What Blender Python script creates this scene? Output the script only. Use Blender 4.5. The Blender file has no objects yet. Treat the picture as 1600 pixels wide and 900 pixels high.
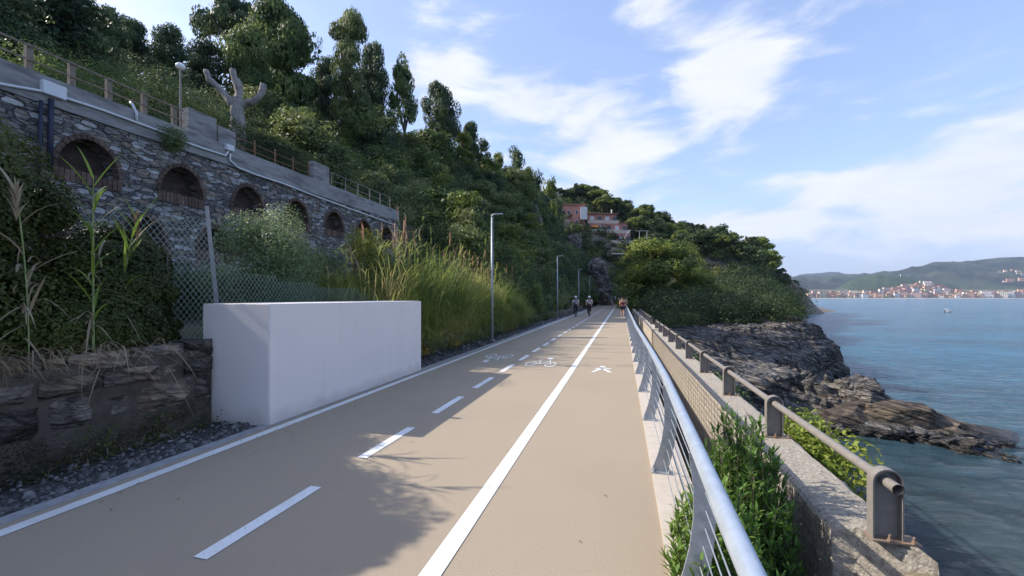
import bpy, bmesh, math, random
import numpy as np
from mathutils import Vector, Matrix
from mathutils.geometry import delaunay_2d_cdt
R = math.radians
random.seed(7); rng = np.random.default_rng(11)
S = bpy.context.scene
COL = S.collection
# ------------------------------------------------------------------ camera
YAW = R(14.6); EYE = 1.65; F = 660.0; HZ = 464.0; SEA = -6.35
ca, sa = math.cos(YAW), math.sin(YAW)
cd = bpy.data.cameras.new('camera'); cam = bpy.data.objects.new('camera', cd); COL.objects.link(cam)
cd.sensor_width = 36; cd.lens = F / 1600 * 36; cd.shift_y = 14 / 1600; cd.clip_start = 0.05; cd.clip_end = 20000
cam.location = (0, 0, EYE); cam.rotation_euler = (R(90), 0, YAW); S.camera = cam
# ------------------------------------------------------------------ light
SUN_EL = R(36.5); sdir = Vector((-1, -0.045, 0)).normalized() * math.cos(SUN_EL) + Vector((0, 0, math.sin(SUN_EL)))
ld = bpy.data.lights.new('sun', 'SUN'); ld.energy = 4.05; ld.angle = R(0.5); ld.color = (1, .93, .83)
sun = bpy.data.objects.new('sun', ld); COL.objects.link(sun)
sun.rotation_euler = sdir.to_track_quat('Z', 'Y').to_euler(); sun.location = (-20, 0, 40)
S.view_settings.view_transform = 'Standard'; S.view_settings.look = 'None'
S.view_settings.exposure = 0.80; S.view_settings.gamma = 1; S.view_settings.use_curve_mapping = False
S.render.engine = 'CYCLES'
try:
    S.cycles.max_bounces = 6; S.cycles.diffuse_bounces = 3; S.cycles.transmission_bounces = 3
    S.cycles.volume_bounces = 0; S.cycles.transparent_max_bounces = 6
except Exception: pass

def raydir(px, py):
    v = Vector(((px - 800) / F, 1, (HZ - py) / F))
    return Vector((v.x * ca - v.y * sa, v.x * sa + v.y * ca, v.z)).normalized()
def W(px, py, d):
    xc = (px - 800) / F * d
    return Vector((xc * ca - d * sa, xc * sa + d * ca, EYE + (HZ - py) / F * d))
def G(px, py, z=0.0):
    return W(px, py, F * (EYE - z) / (py - HZ))
def onX(px, py, X):                      # point seen at (px,py) lying on the vertical plane x = X
    k = (px - 800) / F * ca - sa
    return W(px, py, X / k)
def cam_d(x, y): return -x * sa + y * ca
def cam_px(x, y):
    d = -x * sa + y * ca
    return 800 + F * (x * ca + y * sa) / np.maximum(d, .01), d

w = bpy.data.worlds.new('World'); S.world = w; w.use_nodes = True
nt = w.node_tree; N = nt.nodes; L = nt.links
bg = N['Background']; bg.inputs[1].default_value = 0.14
sky = N.new('ShaderNodeTexSky'); sky.sky_type = 'NISHITA'; sky.sun_disc = False
sky.sun_elevation = SUN_EL; sky.sun_rotation = math.atan2(sdir.x, sdir.y) ; sky.air_density = 1.0; sky.dust_density = 1.2; sky.ozone_density = 1.6
def vm(op, a=None, b=None):
    n = N.new('ShaderNodeVectorMath'); n.operation = op
    for i, v in enumerate((a, b)):
        if v is None: continue
        if isinstance(v, bpy.types.NodeSocket): L.new(v, n.inputs[i])
        else: n.inputs[i].default_value = v
    return n
def mth(op, a=None, b=None, nn=None):
    n = (nn or nt).nodes.new('ShaderNodeMath'); n.operation = op
    for i, v in enumerate((a, b)):
        if v is None: continue
        if isinstance(v, bpy.types.NodeSocket): (nn or nt).links.new(v, n.inputs[i])
        else: n.inputs[i].default_value = v
    return n
tc = N.new('ShaderNodeTexCoord'); D = tc.outputs['Generated']
def wnoise(scale, det, rough, stretch=(1, 1, 2.4)):
    m = vm('MULTIPLY', D, stretch); n = N.new('ShaderNodeTexNoise')
    n.inputs['Scale'].default_value = scale; n.inputs['Detail'].default_value = det; n.inputs['Roughness'].default_value = rough
    n.inputs['Distortion'].default_value = .4
    L.new(m.outputs[0], n.inputs['Vector']); return n.outputs['Fac']
acc = None
#  px,  py, radius (in direction units), weight, vertical squash
for px, py, r, wt, sq in [(830, 160, .17, .95, 2.2), (930, 215, .24, .8, 1.7), (1000, 235, .12, .6, 1.2), (690, 105, .16, .7, 1.6),
                      (1145, 130, .15, .95, 1.0), (1150, 232, .09, .6, 1.3), (1030, 12, .13, .8, 1.3), (1380, 285, .26, 1.0, 3.4),
                      (1560, 255, .30, .95, 3.4), (1230, 350, .30, .8, 5.0), (1500, 300, .3, .9, 3.6), (1480, 345, .34, .8, 3.6), (930, 285, .17, .6, 2.2),
                      (1120, 345, .22, .7, 4.0), (1460, 160, .25, .25, 4.0), (820, 330, .35, .5, 1.5), (1290, 50, .25, .3, 2.0)]:
    di = raydir(px, py)
    s = vm('SUBTRACT', D, tuple(di)); m = vm('MULTIPLY', s.outputs[0], (1, 1, sq)); ln = vm('LENGTH', m.outputs[0])
    mr = N.new('ShaderNodeMapRange'); mr.interpolation_type = 'SMOOTHSTEP'
    L.new(ln.outputs['Value'], mr.inputs[0]); mr.inputs[1].default_value = r * 1.25; mr.inputs[2].default_value = 0; mr.inputs[3].default_value = 0; mr.inputs[4].default_value = wt
    acc = mr.outputs[0] if acc is None else mth('MAXIMUM', acc, mr.outputs[0]).outputs[0]
n1 = wnoise(5.0, 9, .58, (1, 1, 3.0)); n2 = wnoise(1.8, 4, .6, (1, 1, 3.5))
# puffs: blob + noise - threshold
t1 = mth('ADD', acc, mth('MULTIPLY', mth('SUBTRACT', n1, .5).outputs[0], 2.2).outputs[0])
mr = N.new('ShaderNodeMapRange'); mr.interpolation_type = 'SMOOTHSTEP'; L.new(t1.outputs[0], mr.inputs[0])
mr.inputs[1].default_value = .20; mr.inputs[2].default_value = .85; mr.inputs[3].default_value = 0; mr.inputs[4].default_value = .95
mv = N.new('ShaderNodeMapRange'); mv.interpolation_type = 'SMOOTHSTEP'; L.new(n2, mv.inputs[0])
mv.inputs[1].default_value = .35; mv.inputs[2].default_value = .75; mv.inputs[3].default_value = .28; mv.inputs[4].default_value = .62
# pale veil near the horizon
sx = N.new('ShaderNodeSeparateXYZ'); L.new(D, sx.inputs[0])
hz = N.new('ShaderNodeMapRange'); L.new(sx.outputs[2], hz.inputs[0]); hz.inputs[1].default_value = .0; hz.inputs[2].default_value = .20; hz.inputs[3].default_value = .9; hz.inputs[4].default_value = 0
mx = mth('MAXIMUM', mv.outputs[0], hz.outputs[0])
c1 = N.new('ShaderNodeMix'); c1.data_type = 'RGBA'; L.new(mv.outputs[0], c1.inputs[0])
c1.inputs[7].default_value = (1.9, 2.55, 4.35, 1)
tint = N.new('ShaderNodeMix'); tint.data_type = 'RGBA'; tint.blend_type = 'MULTIPLY'; tint.inputs[0].default_value = 1
L.new(sky.outputs[0], tint.inputs[6]); tint.inputs[7].default_value = (1.25, 1.18, 1.2, 1)
L.new(tint.outputs[2], c1.inputs[6])
ch = N.new('ShaderNodeMix'); ch.data_type = 'RGBA'; L.new(hz.outputs[0], ch.inputs[0]); L.new(c1.outputs[2], ch.inputs[6]); ch.inputs[7].default_value = (1.85, 2.2, 3.2, 1)
cc = N.new('ShaderNodeMix'); cc.data_type = 'RGBA'; L.new(n1, cc.inputs[0]); cc.inputs[6].default_value = (2.6, 2.95, 3.7, 1); cc.inputs[7].default_value = (4.9, 4.9, 5.1, 1)
c2 = N.new('ShaderNodeMix'); c2.data_type = 'RGBA'; L.new(mr.outputs[0], c2.inputs[0]); L.new(ch.outputs[2], c2.inputs[6]); L.new(cc.outputs[2], c2.inputs[7])
L.new(c2.outputs[2], bg.inputs[0])

# ------------------------------------------------------------------ helpers
def mat(name, c1, c2=None, scale=8, rough=.85, bump=0, bscale=None, detail=6, metal=0, stretch=None, c3=None, s3=1.2, spec=.3, island=0, mixlo=.35, mixhi=.65):
    m = bpy.data.materials.new(name); m.use_nodes = True; t = m.node_tree; n = t.nodes; l = t.links
    p = n['Principled BSDF']; p.inputs['Roughness'].default_value = rough; p.inputs['Metallic'].default_value = metal
    p.inputs['Specular IOR Level'].default_value = spec
    g = n.new('ShaderNodeNewGeometry'); pos = g.outputs['Position']
    if stretch:
        mp = n.new('ShaderNodeMapping'); mp.inputs['Scale'].default_value = stretch; l.new(pos, mp.inputs[0]); pos = mp.outputs[0]
    if c2 is None: p.inputs['Base Color'].default_value = (*c1, 1); out = None
    else:
        ns = n.new('ShaderNodeTexNoise'); ns.inputs['Scale'].default_value = scale; ns.inputs['Detail'].default_value = detail; ns.inputs['Roughness'].default_value = .65; l.new(pos, ns.inputs['Vector'])
        mr = n.new('ShaderNodeMapRange'); l.new(ns.outputs['Fac'], mr.inputs[0]); mr.inputs[1].default_value = mixlo; mr.inputs[2].default_value = mixhi
        mx = n.new('ShaderNodeMix'); mx.data_type = 'RGBA'; l.new(mr.outputs[0], mx.inputs[0]); mx.inputs[6].default_value = (*c1, 1); mx.inputs[7].default_value = (*c2, 1)
        out = mx.outputs[2]
        if c3:
            n3 = n.new('ShaderNodeTexNoise'); n3.inputs['Scale'].default_value = s3; n3.inputs['Detail'].default_value = 4; l.new(pos, n3.inputs['Vector'])
            m3 = n.new('ShaderNodeMapRange'); l.new(n3.outputs['Fac'], m3.inputs[0]); m3.inputs[1].default_value = .48; m3.inputs[2].default_value = .66
            x3 = n.new('ShaderNodeMix'); x3.data_type = 'RGBA'; l.new(m3.outputs[0], x3.inputs[0]); l.new(out, x3.inputs[6]); x3.inputs[7].default_value = (*c3, 1); out = x3.outputs[2]
        if island:
            hs = n.new('ShaderNodeHueSaturation'); mm = n.new('ShaderNodeMapRange'); l.new(g.outputs['Random Per Island'], mm.inputs[0])
            mm.inputs[3].default_value = 1 - island; mm.inputs[4].default_value = 1 + island; l.new(mm.outputs[0], hs.inputs['Value']); l.new(out, hs.inputs['Color']); out = hs.outputs[0]
        l.new(out, p.inputs['Base Color'])
    if bump:
        nb = n.new('ShaderNodeTexNoise'); nb.inputs['Scale'].default_value = bscale or scale * 3; nb.inputs['Detail'].default_value = 8; nb.inputs['Roughness'].default_value = .7; l.new(pos, nb.inputs['Vector'])
        b = n.new('ShaderNodeBump'); b.inputs['Strength'].default_value = min(bump, 1); b.inputs['Distance'].default_value = .02 * max(1, bump); l.new(nb.outputs['Fac'], b.inputs['Height']); l.new(b.outputs[0], p.inputs['Normal'])
    return m

def leafmat(name, cols, trans=.35, rough=.55, spec=.25):
    m = bpy.data.materials.new(name); m.use_nodes = True; t = m.node_tree; n = t.nodes; l = t.links
    p = n['Principled BSDF']; p.inputs['Roughness'].default_value = rough; p.inputs['Specular IOR Level'].default_value = spec
    g = n.new('ShaderNodeNewGeometry'); rp = n.new('ShaderNodeValToRGB')
    cr = rp.color_ramp; cr.interpolation = 'LINEAR'
    cr.elements[0].position = 0; cr.elements[0].color = (*cols[0], 1); cr.elements[1].position = 1; cr.elements[1].color = (*cols[-1], 1)
    for i, c in enumerate(cols[1:-1]): cr.elements.new((i + 1) / (len(cols) - 1)).color = (*c, 1)
    ns = n.new('ShaderNodeTexNoise'); ns.inputs['Scale'].default_value = .5; l.new(g.outputs['Position'], ns.inputs['Vector'])
    a = mth('MULTIPLY', g.outputs['Random Per Island'], .45, t); b = mth('MULTIPLY', ns.outputs['Fac'], 2.8, t); c = mth('ADD', a.outputs[0], b.outputs[0], t); d = mth('SUBTRACT', c.outputs[0], 1.17, t)
    l.new(d.outputs[0], rp.inputs[0]); l.new(rp.outputs[0], p.inputs['Base Color'])
    tr = n.new('ShaderNodeBsdfTranslucent'); hs = n.new('ShaderNodeHueSaturation'); hs.inputs['Value'].default_value = 1.3; hs.inputs['Hue'].default_value = .485; l.new(rp.outputs[0], hs.inputs['Color']); l.new(hs.outputs[0], tr.inputs[0])
    ms = n.new('ShaderNodeMixShader'); ms.inputs[0].default_value = trans; l.new(p.outputs[0], ms.inputs[1]); l.new(tr.outputs[0], ms.inputs[2])
    l.new(ms.outputs[0], n['Material Output'].inputs[0]); return m

def link(name, me, parent=None, loc=None):
    o = bpy.data.objects.new(name, me); COL.objects.link(o)
    if parent: o.parent = parent
    if loc is not None: o.location = loc
    return o
def mesh_np(name, V, Fq, m, smooth=False):
    """V (n,3), Fq (k,4) quads"""
    me = bpy.data.meshes.new(name); V = np.asarray(V, dtype=np.float32); Fq = np.asarray(Fq, dtype=np.int32); k = Fq.shape[1]
    me.vertices.add(len(V)); me.vertices.foreach_set('co', V.ravel())
    me.loops.add(Fq.size); me.loops.foreach_set('vertex_index', Fq.ravel())
    me.polygons.add(len(Fq)); me.polygons.foreach_set('loop_start', np.arange(0, Fq.size, k, dtype=np.int32))
    try: me.polygons.foreach_set('loop_total', np.full(len(Fq), k, dtype=np.int32))
    except Exception: pass
    if smooth: me.polygons.foreach_set('use_smooth', np.ones(len(Fq), dtype=bool))
    me.update(calc_edges=True); me.materials.append(m); return me
def tag(o, label=None, cat=None, group=None, kind=None):
    if label: o['label'] = label
    if cat: o['category'] = cat
    if group: o['group'] = group
    if kind: o['kind'] = kind
    return o
def empty(name, loc=(0, 0, 0), rz=0):
    o = bpy.data.objects.new(name, None); COL.objects.link(o); o.location = loc; o.rotation_euler = (0, 0, rz); o.empty_display_size = .2; return o
def copy_tree(o, parent=None):
    c = o.copy(); COL.objects.link(c)
    if parent: c.parent = parent
    for ch in list(o.children): copy_tree(ch, c)
    return c
class MB:
    def __init__(s): s.v = []; s.f = []; s.mi = []; s.cur = 0
    def add(s, vs, fs):
        b = len(s.v); s.v += [tuple(v) for v in vs]; s.f += [tuple(i + b for i in f) for f in fs]; s.mi += [s.cur] * len(fs)
    def box(s, x0, x1, y0, y1, z0, z1, mtx=None):
        vs = [Vector((x, y, z)) for z in (z0, z1) for y in (y0, y1) for x in (x0, x1)]
        if mtx: vs = [mtx @ v for v in vs]
        s.add(vs, [(0, 2, 3, 1), (4, 5, 7, 6), (0, 1, 5, 4), (2, 6, 7, 3), (0, 4, 6, 2), (1, 3, 7, 5)])
    def tube(s, pts, rad, seg=8, cap=True):
        pts = [Vector(p) for p in pts]; rr = rad if hasattr(rad, '__len__') else [rad] * len(pts); rings = []; up = None
        for i, p in enumerate(pts):
            t = (pts[min(i + 1, len(pts) - 1)] - pts[max(i - 1, 0)]).normalized()
            if up is None: up = Vector((0, 0, 1)) if abs(t.z) < .9 else Vector((1, 0, 0))
            a = t.cross(up).normalized(); b = a.cross(t).normalized(); up = b
            rings.append([p + (a * math.cos(2 * math.pi * k / seg) + b * math.sin(2 * math.pi * k / seg)) * rr[i] for k in range(seg)])
        vs = [v for r in rings for v in r]; fs = []
        for i in range(len(pts) - 1):
            for k in range(seg):
                k2 = (k + 1) % seg; fs.append((i * seg + k, i * seg + k2, (i + 1) * seg + k2, (i + 1) * seg + k))
        if cap: fs.append(tuple(range(seg))[::-1]); fs.append(tuple((len(pts) - 1) * seg + k for k in range(seg)))
        s.add(vs, fs)
    def prism(s, poly, a0, a1, axis='y'):     # polygon (u,v) extruded; axis y: (u,a,v); axis z: (u,v,a); axis x: (a,u,v)
        n = len(poly); f = {'y': lambda u, v, a: (u, a, v), 'z': lambda u, v, a: (u, v, a), 'x': lambda u, v, a: (a, u, v)}[axis]
        vs = [f(u, v, a0) for u, v in poly] + [f(u, v, a1) for u, v in poly]
        s.add(vs, [tuple(range(n)), tuple(range(2 * n - 1, n - 1, -1))] + [(i, i + n, (i + 1) % n + n, (i + 1) % n) for i in range(n)])
    def lathe(s, prof, c=(0, 0, 0), seg=16):
        vs = []; fs = []; n = len(prof)
        for k in range(seg):
            a = 2 * math.pi * k / seg
            for r, z in prof: vs.append((c[0] + r * math.cos(a), c[1] + r * math.sin(a), c[2] + z))
        for k in range(seg):
            for i in range(n - 1): fs.append((k * n + i, ((k + 1) % seg) * n + i, ((k + 1) % seg) * n + i + 1, k * n + i + 1))
        s.add(vs, fs)
    def build(s, name, m, parent=None, smooth=False, loc=None, bevel=0):
        me = bpy.data.meshes.new(name); me.from_pydata(s.v, [], s.f)
        for q in (m if isinstance(m, (list, tuple)) else [m]): me.materials.append(q)
        if any(s.mi): me.polygons.foreach_set('material_index', s.mi)
        bm = bmesh.new(); bm.from_mesh(me); bmesh.ops.recalc_face_normals(bm, faces=bm.faces)
        if bevel: bmesh.ops.bevel(bm, geom=bm.edges[:], offset=bevel, segments=2, affect='EDGES')
        bm.to_mesh(me); bm.free()
        if smooth: me.polygons.foreach_set('use_smooth', [True] * len(me.polygons))
        me.update(); return link(name, me, parent, loc)

# numpy value noise
def _h(i, j, k, s):
    n = (i * 374761393 + j * 668265263 + k * 2147483647 + s * 974711) & 0xffffffff
    n = ((n ^ (n >> 13)) * 1274126177) & 0xffffffff; n = n ^ (n >> 16); return (n & 0xffff) / 65535.0
def vnoise(x, y, z=0, s=0):
    x, y, z = np.broadcast_arrays(np.asarray(x, float), np.asarray(y, float), np.asarray(z, float))
    i, j, k = np.floor(x).astype(np.int64), np.floor(y).astype(np.int64), np.floor(z).astype(np.int64)
    u, v, t = x - i, y - j, z - k; u, v, t = (q * q * (3 - 2 * q) for q in (u, v, t)); r = 0
    for a in (0, 1):
        for b in (0, 1):
            for c in (0, 1):
                r = r + _h(i + a, j + b, k + c, s) * (u if a else 1 - u) * (v if b else 1 - v) * (t if c else 1 - t)
    return r
def fbm(x, y, z=0, o=4, s=0):
    r = 0; a = .5
    for i in range(o): r = r + a * (vnoise(x * 2**i, y * 2**i, np.asarray(z) * 2**i, s + i) - .5); a *= .55
    return r * 2
def ridged(x, y, z=0, o=4, s=0):
    r = 0; a = .5
    for i in range(o): r = r + a * (1 - 2 * np.abs(vnoise(x * 2**i, y * 2**i, np.asarray(z) * 2**i, s + i) - .5)); a *= .5
    return r

# ---- foliage
def unit(n):
    v = rng.normal(size=(n, 3)); return v / np.linalg.norm(v, axis=1, keepdims=True)
def leaves(P, Nrm, size, aspect=.5):
    n = len(P); t = rng.normal(size=(n, 3)); u = np.cross(Nrm, t); u /= np.linalg.norm(u, axis=1, keepdims=True) + 1e-9
    v = np.cross(Nrm, u); v /= np.linalg.norm(v, axis=1, keepdims=True) + 1e-9
    s = np.broadcast_to(np.asarray(size, float), (n,)) * rng.uniform(.6, 1.3, n); s = s[:, None]
    b = Nrm * s * .12
    V = np.stack([P - u * s * .5 - b, P + v * s * aspect * .5, P + u * s * .5 - b, P - v * s * aspect * .5], 1).reshape(-1, 3)
    return V, np.arange(4 * n).reshape(n, 4)
def clump(c, r, n, shell=.55, flat=0.0, jit=.55):
    d = unit(n); d[:, 2] = np.where(d[:, 2] < 0, d[:, 2] * (1 - flat), d[:, 2])
    k = 1 + .35 * fbm(d[:, 0] * 2.2 + c[0], d[:, 1] * 2.2 + c[1], d[:, 2] * 2.2 + c[2], 3, 5)
    rad = (shell + (1 - shell) * rng.random(n) ** .6) * k
    P = np.asarray(c) + d * rad[:, None] * np.asarray(r)
    Nn = d + jit * unit(n); Nn /= np.linalg.norm(Nn, axis=1, keepdims=True); return P, Nn
def leaf_obj(name, parts, size, m, aspect=.5, parent=None):
    P = np.concatenate([p for p, _ in parts]); Nn = np.concatenate([q for _, q in parts])
    if hasattr(size, '__len__'): sz = np.concatenate([np.full(len(p), s) for (p, _), s in zip(parts, size)])
    else: sz = size
    V, Fq = leaves(P, Nn, sz, aspect); return link(name, mesh_np(name, V, Fq, m), parent)
def blades_geo(base, dirn, length, width, droop, segs=4):
    """base (n,3) dirn (n,3) unit initial direction; returns V,F of bent strips"""
    n = len(base); side = np.cross(dirn, [0, 0, 1.0]) + 1e-3 * rng.normal(size=(n, 3)); side /= np.linalg.norm(side, axis=1, keepdims=True)
    V = np.zeros((n, segs + 1, 2, 3))
    for i in range(segs + 1):
        t = i / segs; c = base + dirn * (length * t)[:, None]; hor = dirn * np.array([1, 1, 0]); hl = np.linalg.norm(hor, axis=1, keepdims=True) + 1e-6
        c = c + (hor / hl) * (droop * length * t * t * .35)[:, None]; c[:, 2] -= droop * length * t * t * .6
        wd = (width * (1 - t) ** .6 * min(1, .5 + 2 * t))[:, None] * .5
        V[:, i, 0] = c - side * wd; V[:, i, 1] = c + side * wd
    idx = np.arange(n)[:, None] * (segs + 1) * 2; Fs = []
    for i in range(segs): Fs.append(np.concatenate([idx + 2 * i, idx + 2 * i + 1, idx + 2 * i + 3, idx + 2 * i + 2], 1))
    return V.reshape(-1, 3), np.concatenate(Fs)
def joinVF(L_):
    V = []; Fs = []; b = 0
    for v, f in L_: V.append(v); Fs.append(f + b); b += len(v)
    return np.concatenate(V), np.concatenate(Fs)
def dirs(n, tilt):
    a = rng.random(n) * 2 * math.pi; t = np.abs(rng.normal(size=n)) * tilt
    return np.stack([np.sin(t) * np.cos(a), np.sin(t) * np.sin(a), np.cos(t)], 1)

# ------------------------------------------------------------------ materials
m_path = mat('path_asphalt', (.31, .25, .178), (.41, .332, .242), 90, .9, .35, 260, c3=(.335, .272, .20), s3=.45)
m_conc = mat('concrete', (.30, .29, .27), (.42, .40, .37), 6, .9, .3, 60)
m_kerb = mat('pale_concrete', (.47, .41, .34), (.54, .475, .40), 12, .9, .3, 90)
m_kerbgrey = mat('grey_kerb', (.26, .26, .27), (.36, .35, .35), 10, .9, .3, 90)
m_paint = mat('road_paint', (.78, .775, .75), (.42, .37, .31), 38, .6, .1, 200, mixlo=.56, mixhi=.74, c3=(.66, .65, .62), s3=2)
m_white = mat('white_render', (.72, .67, .64), (.745, .695, .66), 2, .85, .12, 120)
def dirty(m, zb=.35):
    # splashed dirt low down and faint vertical run-off stains
    t = m.node_tree; n = t.nodes; l = t.links; p = n['Principled BSDF']; g = n.new('ShaderNodeNewGeometry'); s = n.new('ShaderNodeSeparateXYZ'); l.new(g.outputs['Position'], s.inputs[0])
    nz = n.new('ShaderNodeTexNoise'); nz.inputs['Scale'].default_value = 5; nz.inputs['Detail'].default_value = 8; l.new(g.outputs['Position'], nz.inputs['Vector'])
    a = mth('SUBTRACT', mth('MULTIPLY', nz.outputs['Fac'], zb, t).outputs[0], s.outputs[2], t); mr = n.new('ShaderNodeMapRange'); l.new(a.outputs[0], mr.inputs[0]); mr.inputs[1].default_value = -.05; mr.inputs[2].default_value = .16; mr.inputs[4].default_value = .4
    mp = n.new('ShaderNodeMapping'); mp.inputs['Scale'].default_value = (7, 7, .35); l.new(g.outputs['Position'], mp.inputs[0]); n2 = n.new('ShaderNodeTexNoise'); n2.inputs['Scale'].default_value = 1; n2.inputs['Detail'].default_value = 6; l.new(mp.outputs[0], n2.inputs['Vector'])
    m2 = n.new('ShaderNodeMapRange'); l.new(n2.outputs['Fac'], m2.inputs[0]); m2.inputs[1].default_value = .52; m2.inputs[2].default_value = .8; m2.inputs[4].default_value = .10
    src = p.inputs['Base Color'].links[0].from_socket; x = n.new('ShaderNodeMix'); x.data_type = 'RGBA'; l.new(mth('MAXIMUM', mr.outputs[0], m2.outputs[0], t).outputs[0], x.inputs[0]); l.new(src, x.inputs[6]); x.inputs[7].default_value = (.36, .31, .26, 1); l.new(x.outputs[2], p.inputs['Base Color'])
dirty(m_white)
m_galv = mat('galvanised_steel', (.44, .50, .57), (.54, .60, .67), 10, .42, 0, metal=.55, spec=.5)
m_galvd = mat('dull_galvanised_steel', (.28, .31, .34), (.40, .43, .46), 14, .5, 0, metal=.4, spec=.5)
m_brown = mat('painted_brown_grey_steel', (.185, .165, .145), (.235, .21, .185), 20, .5, 0, spec=.4)
m_rubble = mat('rough_cast_parapet', (.26, .225, .18), (.60, .54, .45), 34, .95, 1.6, 48, c3=(.42, .37, .30), s3=6)
m_wire = mat('rusty_wire', (.16, .12, .09), (.24, .19, .14), 30, .6)
m_soil = mat('soil', (.065, .055, .045), (.12, .105, .085), 6, .95, .8, 25)
m_gravelbed = mat('gravel_bed', (.045, .043, .04), (.12, .115, .11), 30, .95, 1, 60)
m_gravel = mat('gravel_chips', (.07, .07, .072), (.17, .165, .16), 12, .9, .4, 80, island=.6)
m_hill = mat('hill_earth', (.035, .045, .02), (.085, .085, .045), 1.2, .95, .8, 4, c3=(.13, .11, .075), s3=.25)
m_rock = mat('coast_rock', (.06, .055, .052), (.26, .242, .222), 1.6, .85, 4, 3.0, stretch=(.55, .8, 3.0), c3=(.22, .19, .16), s3=.5)
m_block = mat('rough_stone_blocks', (.16, .14, .12), (.32, .285, .25), 5, .9, 2.5, 22, c3=(.50, .38, .25), s3=1.3, island=.6)
m_brick = mat('old_brick', (.09, .062, .052), (.165, .11, .085), 14, .9, .6, 60, island=.35)
m_dark = mat('black_matt', (.02, .02, .022), rough=.6)
m_bark = mat('bark', (.09, .075, .06), (.17, .145, .12), 10, .95, .8, 30)
m_dead = mat('bleached_dead_wood', (.20, .18, .165), (.36, .33, .30), 7, .9, 3, 12, stretch=(1, 1, .35))
m_wood = mat('weathered_wood', (.16, .13, .10), (.26, .22, .18), 12, .9, .4, 40)
m_rust = mat('rusty_iron', (.17, .09, .05), (.26, .15, .09), 25, .8)
m_pvc = mat('white_plastic_pipe', (.62, .64, .66), (.70, .71, .73), 8, .5)
m_globe = mat('milky_glass', (.85, .85, .82), rough=.3)
L_ivy = leafmat('ivy_leaf', [(.022, .035, .010), (.045, .065, .018), (.10, .125, .03)], .25)
L_dark = leafmat('dark_evergreen_leaf', [(.028, .052, .024), (.065, .105, .045), (.13, .18, .07)], .3)
L_mid = leafmat('mid_green_leaf', [(.05, .085, .028), (.11, .165, .05), (.22, .27, .08)], .35)
L_scrub = leafmat('scrub_leaf', [(.04, .07, .026), (.10, .145, .05), (.19, .23, .085), (.27, .27, .12)], .35)
L_olive = leafmat('silvery_leaf', [(.075, .115, .045), (.15, .21, .085), (.32, .39, .20)], .35, .5, .4)
L_maquis = leafmat('maquis_leaf', [(.018, .034, .014), (.042, .068, .025), (.09, .125, .045)], .25)
L_pitto = leafmat('pittosporum_leaf', [(.07, .12, .02), (.16, .22, .03), (.36, .38, .07)], .35)
L_bush = leafmat('hedge_leaf', [(.06, .10, .025), (.12, .18, .045), (.22, .30, .08)], .3)
L_bright = leafmat('bright_leaf', [(.06, .12, .02), (.12, .20, .035), (.24, .33, .06)], .4)
L_yell = leafmat('yellow_shrub_leaf', [(.09, .11, .02), (.22, .23, .03), (.42, .36, .05)], .4)
L_pine = leafmat('pine_needles', [(.06, .09, .022), (.14, .19, .04), (.27, .31, .07)], .3)
L_feather = leafmat('pale_feathery_leaf', [(.07, .10, .035), (.14, .18, .06), (.24, .28, .11)], .35)
L_reed = leafmat('reed_leaf', [(.065, .11, .03), (.17, .23, .055), (.33, .36, .10), (.44, .36, .16)], .4)
L_straw = leafmat('dry_leaf', [(.16, .12, .07), (.30, .24, .15), (.42, .35, .24)], .3)
L_plume = leafmat('reed_plume', [(.30, .17, .11), (.45, .29, .19), (.55, .42, .30)], .4)
L_flower = leafmat('orange_flower', [(.30, .18, .03), (.55, .30, .04), (.42, .36, .06)], .3)
# ================================================================== TERRAIN
def bend(Y): return np.where(np.asarray(Y) > 84, (np.maximum(np.asarray(Y, float) - 84, 0)) ** 2 / 80.0, 0.0)
def smooth(a, b, x): t = np.clip((x - a) / (b - a), 0, 1); return t * t * (3 - 2 * t)
RY = [-40, 10, 22, 36, 46, 52, 57, 68, 83, 100, 125]
RU = [34, 34, 34, 34, 33, 30, 25.5, 22.5, 17.5, 19, 22]
RZ = [14, 15, 16.2, 18.0, 21.5, 22, 21.6, 21, 18.5, 13.5, 8]
def hill_z(u, Y, detail=True):           # u = x - bend(Y), negative to the left of the path
    ru = np.interp(Y, RY, RU); rz = np.interp(Y, RY, RZ); a = -u
    w_ = smooth(20.3, 27, Y)             # 0: terrace behind arcaded wall, 1: bare hillside
    t1 = np.clip((a - 15.2) / (ru - 15.2), 0, 1); z1 = np.where(a < 12.5, .95 + .08 * (a - 5.4), 6.3 + (rz - 6.3) * t1 ** .8)
    t2 = np.clip((a - 5.6) / (ru - 5.6), 0, 1); z2 = .35 + (rz - .35) * t2 ** .92
    z = z1 * (1 - w_) + z2 * w_
    z = z + np.maximum(a - ru, 0) * .12
    if detail: z = z + smooth(7, 14, a) * smooth(13, 17, a + 8 * w_) * (fbm(u * .12, Y * .12, 0, 4, 3) * 2.2 + fbm(u * .6, Y * .6, 0, 3, 9) * .35)
    return z
us = -np.concatenate([np.linspace(5.40, 12.46, 15), np.linspace(12.6, 40, 60), np.linspace(42, 110, 24)])
Ys = np.concatenate([np.linspace(-30, 20, 60), np.linspace(20.6, 112, 120)])
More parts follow.
